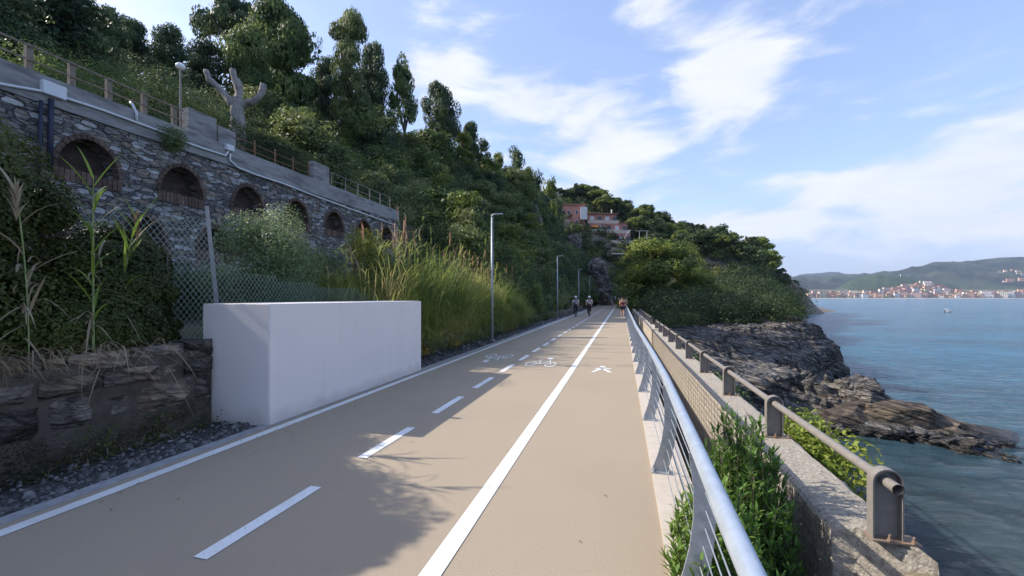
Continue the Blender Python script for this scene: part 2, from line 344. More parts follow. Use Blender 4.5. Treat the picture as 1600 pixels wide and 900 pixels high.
def grid_mesh(name, X, Y, Z, m, keep=None, smooth_=True):
    r, c = X.shape; V = np.stack([X, Y, Z], -1).reshape(-1, 3); i = np.arange(r * c).reshape(r, c)
    Q = np.stack([i[:-1, :-1], i[:-1, 1:], i[1:, 1:], i[1:, :-1]], -1).reshape(-1, 4)
    if keep is not None: Q = Q[keep[:-1, :-1].reshape(-1)]
    me = mesh_np(name, V, Q, m, smooth_)
    bm = bmesh.new(); bm.from_mesh(me); bmesh.ops.delete(bm, geom=[v for v in bm.verts if not v.link_faces], context='VERTS')
    bm.normal_update()
    if sum(f.normal.z for f in bm.faces) < 0: bmesh.ops.reverse_faces(bm, faces=bm.faces)
    bm.to_mesh(me); bm.free(); return link(name, me)
UU, YY = np.meshgrid(us, Ys)
tag(grid_mesh('hillside', UU + bend(YY), YY, hill_z(UU, YY), m_hill), kind='structure')

def craggy(m, crack=1.1, depth=.14, wet=False, band=1.4):
    # strata bands, fracture lines and a real relief bump on top of a rock material
    t = m.node_tree; n = t.nodes; l = t.links; p = n['Principled BSDF']; g = n.new('ShaderNodeNewGeometry')
    mp = n.new('ShaderNodeMapping'); mp.inputs['Rotation'].default_value = (R(14), R(-20), R(30)); l.new(g.outputs['Position'], mp.inputs[0])
    sc = n.new('ShaderNodeMapping'); sc.inputs['Scale'].default_value = (.5, .7, 2.2); l.new(mp.outputs[0], sc.inputs[0])
    nz = n.new('ShaderNodeTexNoise'); nz.inputs['Scale'].default_value = .8; nz.inputs['Detail'].default_value = 5; l.new(sc.outputs[0], nz.inputs['Vector'])
    ad = n.new('ShaderNodeVectorMath'); ad.operation = 'MULTIPLY_ADD'; l.new(nz.outputs['Color'], ad.inputs[0]); ad.inputs[1].default_value = (.9, .9, .9); l.new(sc.outputs[0], ad.inputs[2])
    v = n.new('ShaderNodeTexVoronoi'); v.feature = 'DISTANCE_TO_EDGE'; v.inputs['Scale'].default_value = crack; l.new(ad.outputs[0], v.inputs['Vector'])
    v2 = n.new('ShaderNodeTexVoronoi'); v2.feature = 'DISTANCE_TO_EDGE'; v2.inputs['Scale'].default_value = crack * 3.1; l.new(ad.outputs[0], v2.inputs['Vector'])
    e = n.new('ShaderNodeMapRange'); l.new(v.outputs['Distance'], e.inputs[0]); e.inputs[2].default_value = .09
    e2 = n.new('ShaderNodeMapRange'); l.new(v2.outputs['Distance'], e2.inputs[0]); e2.inputs[2].default_value = .12
    w_ = n.new('ShaderNodeTexNoise'); w_.inputs['Scale'].default_value = band * 2.5; w_.inputs['Detail'].default_value = 7; s2 = n.new('ShaderNodeMapping'); s2.inputs['Scale'].default_value = (.12, .2, 2.0); l.new(mp.outputs[0], s2.inputs[0]); l.new(s2.outputs[0], w_.inputs['Vector'])
    b_ = n.new('ShaderNodeMapRange'); l.new(w_.outputs['Fac'], b_.inputs[0]); b_.inputs[1].default_value = .38; b_.inputs[2].default_value = .66; b_.inputs[3].default_value = .5; b_.inputs[4].default_value = 1.5
    k1 = mth('MULTIPLY', mth('ADD', mth('MULTIPLY', e.outputs[0], .55, t).outputs[0], .45, t).outputs[0], b_.outputs[0], t)
    k2 = mth('MULTIPLY', k1.outputs[0], mth('ADD', mth('MULTIPLY', e2.outputs[0], .35, t).outputs[0], .65, t).outputs[0], t)
    src = p.inputs['Base Color'].links[0].from_socket; mu = n.new('ShaderNodeMix'); mu.data_type = 'RGBA'; mu.blend_type = 'MULTIPLY'; mu.inputs[0].default_value = 1; l.new(src, mu.inputs[6]); l.new(k2.outputs[0], mu.inputs[7]); l.new(mu.outputs[2], p.inputs['Base Color'])
    if wet:
        sz = n.new('ShaderNodeSeparateXYZ'); l.new(g.outputs['Position'], sz.inputs[0]); wz = n.new('ShaderNodeMapRange'); zz = mth('ADD', sz.outputs[2], mth('MULTIPLY', nz.outputs['Fac'], -.5, t).outputs[0], t); l.new(zz.outputs[0], wz.inputs[0]); wz.inputs[1].default_value = SEA + .0; wz.inputs[2].default_value = SEA + .45; wz.inputs[3].default_value = .35; wz.inputs[4].default_value = 1
        l.new(mth('MULTIPLY', k2.outputs[0], wz.outputs[0], t).outputs[0], mu.inputs[7]); rr = n.new('ShaderNodeMapRange'); l.new(wz.outputs[0], rr.inputs[0]); rr.inputs[1].default_value = .35; rr.inputs[3].default_value = .3; rr.inputs[4].default_value = .85; l.new(rr.outputs[0], p.inputs['Roughness'])
    h = mth('ADD', mth('MULTIPLY', w_.outputs['Fac'], 2.2, t).outputs[0], mth('ADD', e.outputs[0], mth('MULTIPLY', e2.outputs[0], .4, t).outputs[0], t).outputs[0], t)
    b = n.new('ShaderNodeBump'); b.inputs['Strength'].default_value = 1; b.inputs['Distance'].default_value = depth; l.new(h.outputs[0], b.inputs['Height'])
    if p.inputs['Normal'].links: l.new(p.inputs['Normal'].links[0].from_socket, b.inputs['Normal'])
    l.new(b.outputs[0], p.inputs['Normal']); return m
craggy(m_rock, wet=True); craggy(m_block, 2.2, .03, band=3)
# ---- right-hand shore and far headland: thin plate spline through surveyed points
CP = []
def cp(px, py, d, z=None):
    p = W(px, py, d); CP.append((p.x, p.y, p.z if z is None else z))
def cw(x, y, z): CP.append((x, y, z))
# foot of the sea wall and shelf
for y, z in ((5, -8.5), (12, -8.2), (20, -7.6), (24, -6.9), (28, -4.4), (34, -2.6), (42, -1.5), (52, -.8), (65, -.6), (80, -.5)): cw(2.2, y, z)
for x, y in ((8, 5), (20, 5), (8, 16), (20, 16), (35, 16), (60, 10), (9, 23)): cw(x, y, -9)
# spit
for px, py, d in ((1235, 636, 27), (1290, 628, 27), (1345, 622, 26.5), (1400, 645, 26), (1450, 662, 25.5), (1510, 676, 25), (1570, 690, 24.5), (1640, 700, 24)): cp(px, py, d)
for px, py in ((1290, 690), (1380, 695), (1470, 707), (1560, 720), (1650, 732)): cp(px, py, F * (EYE - SEA) / (py - HZ), -7.3)
for px, d in ((1290, 19.5), (1400, 19), (1560, 18)): cp(px, 700, d, -9)
for px, d in ((1420, 29.5), (1480, 28.5), (1560, 28), (1650, 27.5)): cp(px, 640, d, -7.6)
for px, d in ((1450, 36), (1600, 34), (1400, 50), (1550, 60), (1480, 90), (1350, 75)): cp(px, 600, d, -9.5)
# shelf, cliff
for px, py, d in ((1130, 590, 27), (1180, 612, 29), (1240, 615, 31), (1290, 612, 32.5), (1230, 598, 35), (1160, 575, 33),
                  (1120, 545, 34), (1175, 545, 39), (1230, 534, 41), (1272, 528, 43), (1300, 538, 43), (1311, 552, 42.5),
                  (1070, 520, 36), (1150, 520, 46), (1210, 514, 52), (1270, 524, 49), (1240, 505, 72), (1225, 498, 85),
                  (1030, 498, 50), (1100, 494, 62), (1180, 500, 66), (1050, 470, 85), (1120, 468, 92), (1190, 480, 98), (1232, 492, 105),
                  (1090, 425, 118), (1150, 430, 125), (1200, 438, 140), (1225, 462, 150), (1236, 487, 140)): cp(px, py, d)
cp(1326, 600, 41.2, -9.5); cp(1300, 600, 38.6, -6.6); cp(1332, 575, 46, -9.5); cp(1300, 540, 60, -8.5); cp(1265, 520, 85, -8.5); cp(1258, 512, 110, -8.5); cp(1262, 500, 150, -8); cp(1275, 495, 190, -8)
# headland ridge
for px, py, d in ((900, 318, 165), (960, 334, 175), (1010, 348, 182), (1060, 360, 190), (1110, 372, 196), (1160, 398, 205), (1205, 420, 210), (1235, 445, 214), (1250, 468, 218), (1262, 480, 222)): cp(px, py, d)
cp(1290, 488, 226, -6.0); cp(1312, 488, 230, -6.6); cp(1335, 488, 232, -8.5); cp(1300, 488, 250, -8.5); cp(1270, 488, 270, -8)
for px, py, d in ((890, 345, 140), (950, 378, 138), (1000, 388, 142), (1050, 395, 150), (1110, 400, 160), (1165, 425, 172), (1205, 445, 180), (1232, 470, 185), (1243, 484, 180)): cp(px, py, d)
for px, d, z in ((900, 230, 42), (1000, 240, 38), (1100, 250, 26), (1200, 260, 8), (1100, 300, 10), (950, 300, 30), (850, 180, 44), (800, 150, 36), (750, 120, 32), (820, 125, 27), (1200, 300, -8), (1400, 260, -9), (1500, 200, -9)): cp(px, 400, d, z)
for px, py, d in ((905, 420, 112), (950, 430, 122), (990, 430, 126), (930, 450, 110)): cp(px, py, d)
CP = np.array(CP)
def _tps(r2): return np.where(r2 > 1e-9, r2 * np.log(r2 + 1e-12), 0) * .5
n_ = len(CP); K = _tps(((CP[:, None, :2] - CP[None, :, :2]) ** 2).sum(-1)) + np.eye(n_) * 3.0; Pm = np.c_[np.ones(n_), CP[:, :2]]
A_ = np.zeros((n_ + 3, n_ + 3)); A_[:n_, :n_] = K; A_[:n_, n_:] = Pm; A_[n_:, :n_] = Pm.T
sol = np.linalg.solve(A_, np.r_[CP[:, 2], 0, 0, 0])
def tps(x, y):
    x = np.asarray(x, float); y = np.asarray(y, float); sh = x.shape; x = x.ravel(); y = y.ravel(); out = sol[n_] + sol[n_ + 1] * x + sol[n_ + 2] * y
    for i in range(n_): out = out + sol[i] * _tps((x - CP[i, 0]) ** 2 + (y - CP[i, 1]) ** 2)
    return out.reshape(sh)
def shore_z(x, y, rock=False):
    x = np.asarray(x, float); y = np.asarray(y, float); z = tps(x, y)
    z = np.clip(z, -10, 60)
    d = cam_d(x, y)
    if rock:
        q = smooth(3, 8, x) * .8 + .2
        z = z + q * ((ridged(x * .22, y * .22, 0, 4, 21) - .5) * 2.0 + (ridged(x * .8 + y * .3, y * .7, 0, 4, 31) - .5) * .75)
        tt = np.clip((z + 6.4) / 3.9, 0, 1); z2 = -6.4 + 3.9 * (.25 * smooth(0, .3, tt) + .6 * smooth(.34, .52, tt) + .15 * smooth(.55, 1, tt)); z = np.where((z > -6.4) & (z < -2.5), .35 * z + .65 * z2, z)
        st = z * 2.3 + .35 * x + .12 * y + .9 * fbm(x * .25, y * .25, 0, 3, 8); fr = st % 1; z = z + .30 * np.where(fr < .75, fr / .75, (1 - fr) / .25) * (.4 + vnoise(x * .3, y * .3, 0, 66)) - .12; z = z + (ridged(x * 2.1, y * 1.2 + x, 0, 3, 51) - .5) * .28
    else: z = z + smooth(-5, 1, z) * (fbm(x * .05, y * .05, 0, 3, 41) * 5 + fbm(x * .25, y * .25, 0, 3, 44) * 1.1)
    # keep the path corridor clear
    cx = bend(y) - 2.0; dist = np.abs(x - cx) * np.where(y > 84, .75, 1)
    kk = smooth(4.0, 13, dist) if not rock else 1
    cap = -.15 + np.maximum(dist - 4.5, 0) * .5 * np.where(x > cx, .55, 3.0)
    cap = np.where((y < 138), np.where(x > cx, cap, np.where(y < 100, cap, 60)), 60)
    end = smooth(128, 134, y) * 60
    return np.minimum(z, cap + end) if not rock else np.minimum(z, np.where(x < 6, -.3, 60))
XX, YY = np.meshgrid(np.linspace(2.0, 34, 300), np.linspace(17, 74, 500))
ZR = shore_z(XX, YY, True)
XX = XX + fbm(ZR * 2.2 + YY * .1, YY * .25, 0, 3, 33) * .55 * smooth(3, 6, XX); YY = YY + fbm(ZR * 2.2, XX * .25, 0, 3, 37) * .55 * smooth(3, 6, XX)
tag(grid_mesh('rocks', XX, YY, ZR, m_rock, keep=(ZR > -8.6), smooth_=False), kind='structure')
XX, YY = np.meshgrid(np.linspace(-90, 150, 150), np.linspace(40, 330, 180))
ZH = shore_z(XX, YY)
inside = (XX > 1.2) & (XX < 33) & (YY < 73)
ZH = np.where(inside, ZH - 1.6, ZH)
keep = (ZH > -9.2) & ~((YY < 97) & (XX < 2.2 + bend(YY))) & ~((YY < 68) & (XX < 32) & (XX > 0))
def rockmix(m):
    t = m.node_tree; n = t.nodes; l = t.links; p = n['Principled BSDF']
    g = n.new('ShaderNodeNewGeometry'); s = n.new('ShaderNodeSeparateXYZ'); l.new(g.outputs['Position'], s.inputs[0])
    nz = n.new('ShaderNodeTexNoise'); nz.inputs['Scale'].default_value = .15; l.new(g.outputs['Position'], nz.inputs['Vector'])
    a = mth('MULTIPLY', nz.outputs['Fac'], 9.0, t); b = mth('SUBTRACT', s.outputs[2], a.outputs[0], t)
    mr = n.new('ShaderNodeMapRange'); l.new(b.outputs[0], mr.inputs[0]); mr.inputs[1].default_value = -6.5; mr.inputs[2].default_value = -4.5
    src = p.inputs['Base Color'].links[0].from_socket; mx = n.new('ShaderNodeMix'); mx.data_type = 'RGBA'
    l.new(mr.outputs[0], mx.inputs[0]); mx.inputs[6].default_value = (.20, .17, .14, 1); l.new(src, mx.inputs[7]); l.new(mx.outputs[2], p.inputs['Base Color'])
    return m
m_head = rockmix(mat('headland_ground', (.05, .052, .03), (.12, .105, .07), .35, .95, 1.5, 1.2, c3=(.26, .21, .16), s3=.06))
tag(grid_mesh('headland', XX, YY, ZH, m_head, keep=keep), kind='structure')

# ---- sea
m_sea = bpy.data.materials.new('sea_water'); m_sea.use_nodes = True; t = m_sea.node_tree; n = t.nodes; l = t.links
p = n['Principled BSDF']; p.inputs['Roughness'].default_value = .14; p.inputs['IOR'].default_value = 1.33; p.inputs['Specular IOR Level'].default_value = .5
g = n.new('ShaderNodeNewGeometry'); mp = n.new('ShaderNodeMapping'); mp.inputs['Rotation'].default_value = (0, 0, R(25)); mp.inputs['Scale'].default_value = (.35, 1, 1); l.new(g.outputs['Position'], mp.inputs[0])
b1 = n.new('ShaderNodeTexNoise'); b1.inputs['Scale'].default_value = .9; b1.inputs['Detail'].default_value = 9; b1.inputs['Roughness'].default_value = .62; l.new(mp.outputs[0], b1.inputs['Vector'])
b2 = n.new('ShaderNodeTexNoise'); b2.inputs['Scale'].default_value = .05; b2.inputs['Detail'].default_value = 5; l.new(mp.outputs[0], b2.inputs['Vector'])
bb = n.new('ShaderNodeBump'); bb.inputs['Strength'].default_value = 1; bb.inputs['Distance'].default_value = .9; l.new(b1.outputs['Fac'], bb.inputs['Height']); l.new(bb.outputs[0], p.inputs['Normal'])
# depth: shallow water over rock near the shore reads green-grey, open water blue
dep = n.new('ShaderNodeVectorMath'); dep.operation = 'DISTANCE'; l.new(g.outputs['Position'], dep.inputs[0]); dep.inputs[1].default_value = (10, 12, SEA)
mr = n.new('ShaderNodeMapRange'); l.new(dep.outputs['Value'], mr.inputs[0]); mr.inputs[1].default_value = 8; mr.inputs[2].default_value = 60
ca_ = n.new('ShaderNodeMix'); ca_.data_type = 'RGBA'; l.new(mr.outputs[0], ca_.inputs[0]); ca_.inputs[6].default_value = (.035, .062, .068, 1); ca_.inputs[7].default_value = (.03, .125, .20, 1)
m2 = n.new('ShaderNodeMapRange'); l.new(b2.outputs['Fac'], m2.inputs[0]); m2.inputs[1].default_value = .35; m2.inputs[2].default_value = .7; m2.inputs[3].default_value = .8; m2.inputs[4].default_value = 1.25
m3 = n.new('ShaderNodeMapRange'); l.new(b1.outputs['Fac'], m3.inputs[0]); m3.inputs[1].default_value = .35; m3.inputs[2].default_value = .65; m3.inputs[3].default_value = .7; m3.inputs[4].default_value = 1.3
mm = mth('MULTIPLY', m2.outputs[0], m3.outputs[0], t)
cb_ = n.new('ShaderNodeMix'); cb_.data_type = 'RGBA'; cb_.blend_type = 'MULTIPLY'; cb_.inputs[0].default_value = 1; l.new(ca_.outputs[2], cb_.inputs[6]); l.new(mm.outputs[0], cb_.inputs[7]); l.new(cb_.outputs[2], p.inputs['Base Color'])
xs = np.concatenate([np.linspace(1.7, 60, 220), np.geomspace(61, 9000, 60)]); ysn = np.concatenate([np.linspace(-60, 0, 30), np.linspace(.4, 60, 220), np.geomspace(61, 9000, 60)])
XX, YY = np.meshgrid(xs, ysn); fall = 1 / (1 + (np.hypot(XX, YY) / 60) ** 2)
ZZ = SEA + fall * (fbm(XX * .25 + YY * .1, YY * .55, 0, 3, 71) * .22 + fbm(XX * .9 + YY * .2, YY * 1.7, 0, 3, 77) * .13)
tag(grid_mesh('sea', XX, YY, ZZ, m_sea), kind='structure')
mbg = MB(); mbg.box(-3000, 9000, -3000, 9000, -14, -12); tag(mbg.build('seabed', m_soil), kind='structure')

# ---- far coast
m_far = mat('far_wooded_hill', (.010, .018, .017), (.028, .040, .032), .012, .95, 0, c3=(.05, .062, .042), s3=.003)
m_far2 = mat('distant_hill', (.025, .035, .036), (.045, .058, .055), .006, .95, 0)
m_beach = mat('beach', (.45, .40, .34), (.55, .50, .44), .02, .95)
def far_hill(name, prof, d0, d1, m, foot=464.5, seed=0, wob=25):
    pxs = np.linspace(prof[0][0], prof[-1][0], 220); rows = 26; X = np.zeros((rows, 220)); Y = X.copy(); Z = X.copy()
    top = np.interp(pxs, [q[0] for q in prof], [q[1] for q in prof]); top = top + fbm(pxs * .05, pxs * 0, 0, 4, seed) * 2.5
    for i in range(rows):
        t = i / (rows - 4); t = min(t, 1.12); d = d0 + (d1 - d0) * t
        for j, px in enumerate(pxs):
            zt = EYE + (HZ - top[j]) / F * d1; s = math.sin(min(t, 1) * math.pi / 2) ** 1.2 if t <= 1 else 1 - (t - 1)
            q = W(px, 464, d); X[i, j], Y[i, j] = q.x, q.y; Z[i, j] = SEA - 1 + (zt - SEA + 1) * s
    Z = Z + fbm(X * .003, Y * .003, 0, 5, seed + 3) * wob * np.sin(np.clip(np.linspace(0, 1.1, rows), 0, 1) * math.pi)[:, None]
    return tag(grid_mesh(name, X, Y, Z, m), kind='structure')
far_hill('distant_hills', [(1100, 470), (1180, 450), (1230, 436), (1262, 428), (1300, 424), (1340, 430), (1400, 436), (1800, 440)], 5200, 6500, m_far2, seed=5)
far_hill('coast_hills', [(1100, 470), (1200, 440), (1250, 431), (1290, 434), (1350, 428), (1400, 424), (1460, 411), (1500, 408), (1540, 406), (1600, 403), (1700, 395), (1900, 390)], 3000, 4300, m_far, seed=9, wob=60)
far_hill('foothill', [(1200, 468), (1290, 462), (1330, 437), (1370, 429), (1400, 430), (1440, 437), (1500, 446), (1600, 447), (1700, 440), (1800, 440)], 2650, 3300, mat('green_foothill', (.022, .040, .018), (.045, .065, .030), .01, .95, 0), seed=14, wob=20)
def town_g(px, d):
    return -.8 + np.maximum(d - 2440, 0) * .13 + 46 * np.exp(-((px - 1440) / 42) ** 2 - ((d - 2720) / 85) ** 2)
pxs_, ds_ = np.meshgrid(np.linspace(1200, 1900, 141), np.concatenate([[2425, 2436], np.linspace(2448, 2900, 34)])); TG = town_g(pxs_, ds_) + SEA; TG[0] -= 3
wx_ = np.array([[tuple(W(p_, 464, q_))[:2] for p_, q_ in zip(a_, b_)] for a_, b_ in zip(pxs_, ds_)])
tag(grid_mesh('beach', wx_[:4, :, 0], wx_[:4, :, 1], TG[:4], m_beach), kind='structure')
tag(grid_mesh('town_ground', wx_[3:, :, 0], wx_[3:, :, 1], TG[3:], mat('town_ground', (.05, .07, .035), (.22, .18, .13), .03, .95)), kind='structure')

# ================================================================== PATH
Yp = [-8] + [i * 2.0 for i in range(-3, 42)] + [84 + i for i in range(0, 44)]
def ribbon(name, x0, x1, z, m, ys=Yp, thick=0):
    mb = MB(); vs = []
    for y in ys:
        s = 2 * max(y - 84, 0) / 80.0; nx, ny = 1 / math.hypot(1, s), -s / math.hypot(1, s); b = float(bend(y))
        cx = -2.0
        for x in (x0, x1): vs.append((b + cx + (x - cx) * nx, y + (x - cx) * ny, z))
    fs = [(2 * i, 2 * i + 1, 2 * i + 3, 2 * i + 2) for i in range(len(ys) - 1)]
    mb.add(vs, fs)
    if thick:
        o = len(vs); mb.v += [(v[0], v[1], v[2] - thick) for v in vs]
        for i in range(len(ys) - 1): mb.f += [(2 * i, 2 * i + 2, 2 * i + 2 + o, 2 * i + o), (2 * i + 1, 2 * i + 1 + o, 2 * i + 3 + o, 2 * i + 3)]; mb.mi += [0, 0]
    return mb
tag(ribbon('path', -4.34, .27, 0, m_path).build('path', m_path), kind='structure')
tag(ribbon('kerb_left', -4.47, -4.34, .012, m_kerbgrey, thick=.2).build('left_kerb', m_kerbgrey), kind='structure')
tag(ribbon('kerb', .27, .50, .02, m_kerb, thick=1.4).build('right_kerb', m_kerb), kind='structure')
tag(ribbon('kerb2', .503, .60, .0, m_kerb, thick=1.4).build('kerb_ledge', m_kerb), kind='structure')
tag(ribbon('v', -5.6, -4.47, -.01, m_gravelbed).build('gravel_verge', m_gravelbed), kind='structure')
tag(ribbon('line', -4.25, -4.13, .005, m_paint).build('left_edge_line', m_paint), kind='structure')
tag(ribbon('line', -1.165, -1.035, .005, m_paint).build('lane_line', m_paint), kind='structure')
mb = MB(); y = 2.08
while y < 84:
    x = -2.57; j = random.uniform(-.01, .01)
    mb.add([(x - .055 + j, y, .005), (x + .055 + j, y, .005), (x + .055, y + 1.04, .005), (x - .055, y + 1.04, .005)], [(0, 1, 2, 3)]); y += 1.715
tag(mb.build('lane_dashes', m_paint), kind='structure')
def symbols():
    mb = MB()
    def bar(p, q, w_):
        p, q = Vector(p), Vector(q); d = (q - p).normalized(); s = Vector((-d.y, d.x)) * w_ / 2
        mb.add([(*(p - s), .005), (*(p + s), .005), (*(q + s), .005), (*(q - s), .005)], [(0, 1, 2, 3)])
    def bike(cx, cy, sgn):
        T = lambda u, v: (cx + sgn * u, cy + sgn * v)
        for wx in (-.24, .24):
            ps = [T(wx + .135 * math.cos(a * math.pi / 10), .0 + .36 * math.sin(a * math.pi / 10)) for a in range(21)]
            pi_ = [T(wx + .107 * math.cos(a * math.pi / 10), .0 + .27 * math.sin(a * math.pi / 10)) for a in range(21)]
            for a in range(20): mb.add([(*ps[a], .005), (*ps[a + 1], .005), (*pi_[a + 1], .005), (*pi_[a], .005)], [(0, 1, 2, 3)])
        for a, b in (((-.24, 0), (-.02, 0)), ((-.02, 0), (.14, .55)), ((-.24, 0), (-.1, .5)), ((-.1, .5), (.14, .5)), ((-.02, 0), (-.13, .7)), ((.24, 0), (.13, .65)), ((.1, .72), (.2, .68)), ((-.18, .72), (-.07, .7))): bar(T(*a), T(*b), .032)
        bar(T(.02, .98), T(.15, .98), .3)
    bike(-1.93, 10.2, 1); bike(-3.3, 11.3, -1)
    q = G(941, 577); cx, cy = q.x, q.y
    bar((cx, cy + .1), (cx - .19, cy - .42), .075); bar((cx, cy + .1), (cx + .19, cy - .38), .075); bar((cx, cy + .42), (cx, cy + .05), .12); bar((cx - .16, cy + .0), (cx, cy + .22), .06); bar((cx, cy + .22), (cx + .2, cy + .05), .06)
    return mb
tag(symbols().build('path_symbols', m_paint), kind='structure')
# joint cracks across the path
mb = MB()
for y in (12.9, 25.6, 38): mb.add([(-4.13, y, .0035), (.26, y + .02, .0035), (.26, y + .035, .0035), (-4.13, y + .015, .0035)], [(0, 1, 2, 3)])
tag(mb.build('path_joints', m_dark), kind='structure')
# gully floor between kerb and parapet, ground under everything on the left
mb = MB(); mb.box(.60, 2.0, -8, 84, -1.6, -1.1); tag(mb.build('gully_floor', m_soil), kind='structure')
# gravel chips
n = 5200; yy = rng.random(n) ** 1.6 * 34 + 1.0; xx = -4.5 - np.abs(rng.normal(size=n)) * .34; xx = np.maximum(xx, -5.25)
VV = []; FF = []
for i in range(n):
    if 4.4 < yy[i] < 8.65 and xx[i] < -4.2 and rng.random() < .97 and not yy[i] < 4.5: continue
    s = rng.uniform(.007, .022) * (2.2 if rng.random() < .06 else 1) * (1 + yy[i] * .04)
    v = np.array([[-1, -1, 0], [1, -.8, 0], [1.1, 1, 0], [-.9, .9, 0], [-.5, -.6, 1], [.6, -.4, .8], [.5, .6, 1], [-.5, .4, .7]]) * s * rng.uniform(.6, 1.2, (8, 3))
    a = rng.random() * 6.28; c, s_ = math.cos(a), math.sin(a); v = v @ np.array([[c, s_, 0], [-s_, c, 0], [0, 0, 1]]); v += [xx[i], yy[i], -.008 + .05 * max(0, -4.7 - xx[i])]
    b = len(VV) * 8; VV.append(v); FF += [(b, b + 1, b + 5, b + 4), (b + 1, b + 2, b + 6, b + 5), (b + 2, b + 3, b + 7, b + 6), (b + 3, b, b + 4, b + 7), (b + 4, b + 5, b + 6, b + 7)]
tag(link('gravel', mesh_np('gravel', np.concatenate(VV), FF, m_gravel)), 'loose grey stone chips along the left edge of the path', 'gravel', kind='stuff')

# ================================================================== WHITE BLOCK
mb = MB(); mb.box(-5.45, -4.36, 4.44, 8.66, -.1, 1.56)
tag(mb.build('rendered_block', m_white, bevel=.012), 'large smooth white rendered concrete box standing beside the path', 'concrete box')

# ================================================================== LOW STONE WALL (left, near)
def rough_blocks(x_face, y0, y1, z0, z1, depth, rows=(.30, .36, .34), wmin=.3, wmax=.75, jig=.035):
    VV = []; FF = []; z = z0; k = 0
    while z < z1 - .05:
        h = min(random.choice(rows) * random.uniform(.85, 1.15), z1 - z + .04); y = y0 - random.uniform(0, .3)
        while y < y1:
            w_ = random.uniform(wmin, wmax); out = random.uniform(-jig, jig); gnum = 5
            g = np.linspace(0, 1, gnum); P = []
            hh = h - .02 + (random.uniform(-.06, .06) if z + h >= z1 - .05 else 0)
            ya, yb = y + .012, min(y + w_ - .012, y1)
            if yb - ya < .06: break
            for a in g:
                for b in g:
                    edge = min(a, 1 - a, b, 1 - b) * 2; bul = .05 * (1 - (1 - edge) ** 3) + rng.uniform(-.012, .012)
                    yy_ = ya + (yb - ya) * b + (rng.uniform(-.015, .015) if 0 < b < 1 else 0); zz_ = z + .01 + hh * a + (.03 * math.sin(7 * yy_ + k) if 0 < a < 1 else .012 * math.sin(5 * yy_))
                    P.append((x_face + out + bul, yy_, zz_))
            b0 = len(VV); VV += P
            nb = len(P); VV += [(x_face - depth, ya, z), (x_face - depth, yb, z), (x_face - depth, yb, z + hh), (x_face - depth, ya, z + hh)]
            for a in range(gnum - 1):
                for b in range(gnum - 1): q = b0 + a * gnum + b; FF.append((q, q + 1, q + gnum + 1, q + gnum))
            c00, c01, c11, c10 = b0, b0 + gnum - 1, b0 + gnum * gnum - 1, b0 + gnum * (gnum - 1); e = b0 + nb
            top = [c10 + i for i in range(gnum)]; FF.append(tuple(top + [e + 2, e + 3])); FF.append((c00, e, e + 3, c10)); FF.append((c01, c11, e + 2, e + 1))
            y += w_; k += 1
        z += h
    mb = MB(); mb.add(VV, FF); return mb
t = empty('stone_wall', (-5.3, 3, 0)); tag(t, 'low rough wall of big grey and ochre stones left of the white box', 'stone wall')
o = rough_blocks(0, -7, 1.45, -.05, 1.02, .4, rows=(.17, .24, .30, .38), wmin=.16, wmax=.7, jig=.06).build('stones', m_block, t)
mb = MB(); mb.box(-.45, .005, -7, 1.44, -.1, .95); mb.build('mortar_core', m_soil, t)
# low wall beyond the block, mostly behind plants
t2 = empty('low_retaining_wall', (-5.42, 20, 0)); tag(t2, 'low stone kerb wall under the reeds beyond the white box', 'stone wall')
rough_blocks(0, -11.2, 40, -.05, .42, .3, rows=(.2, .24), wmin=.25, wmax=.6).build('stones', m_block, t2)

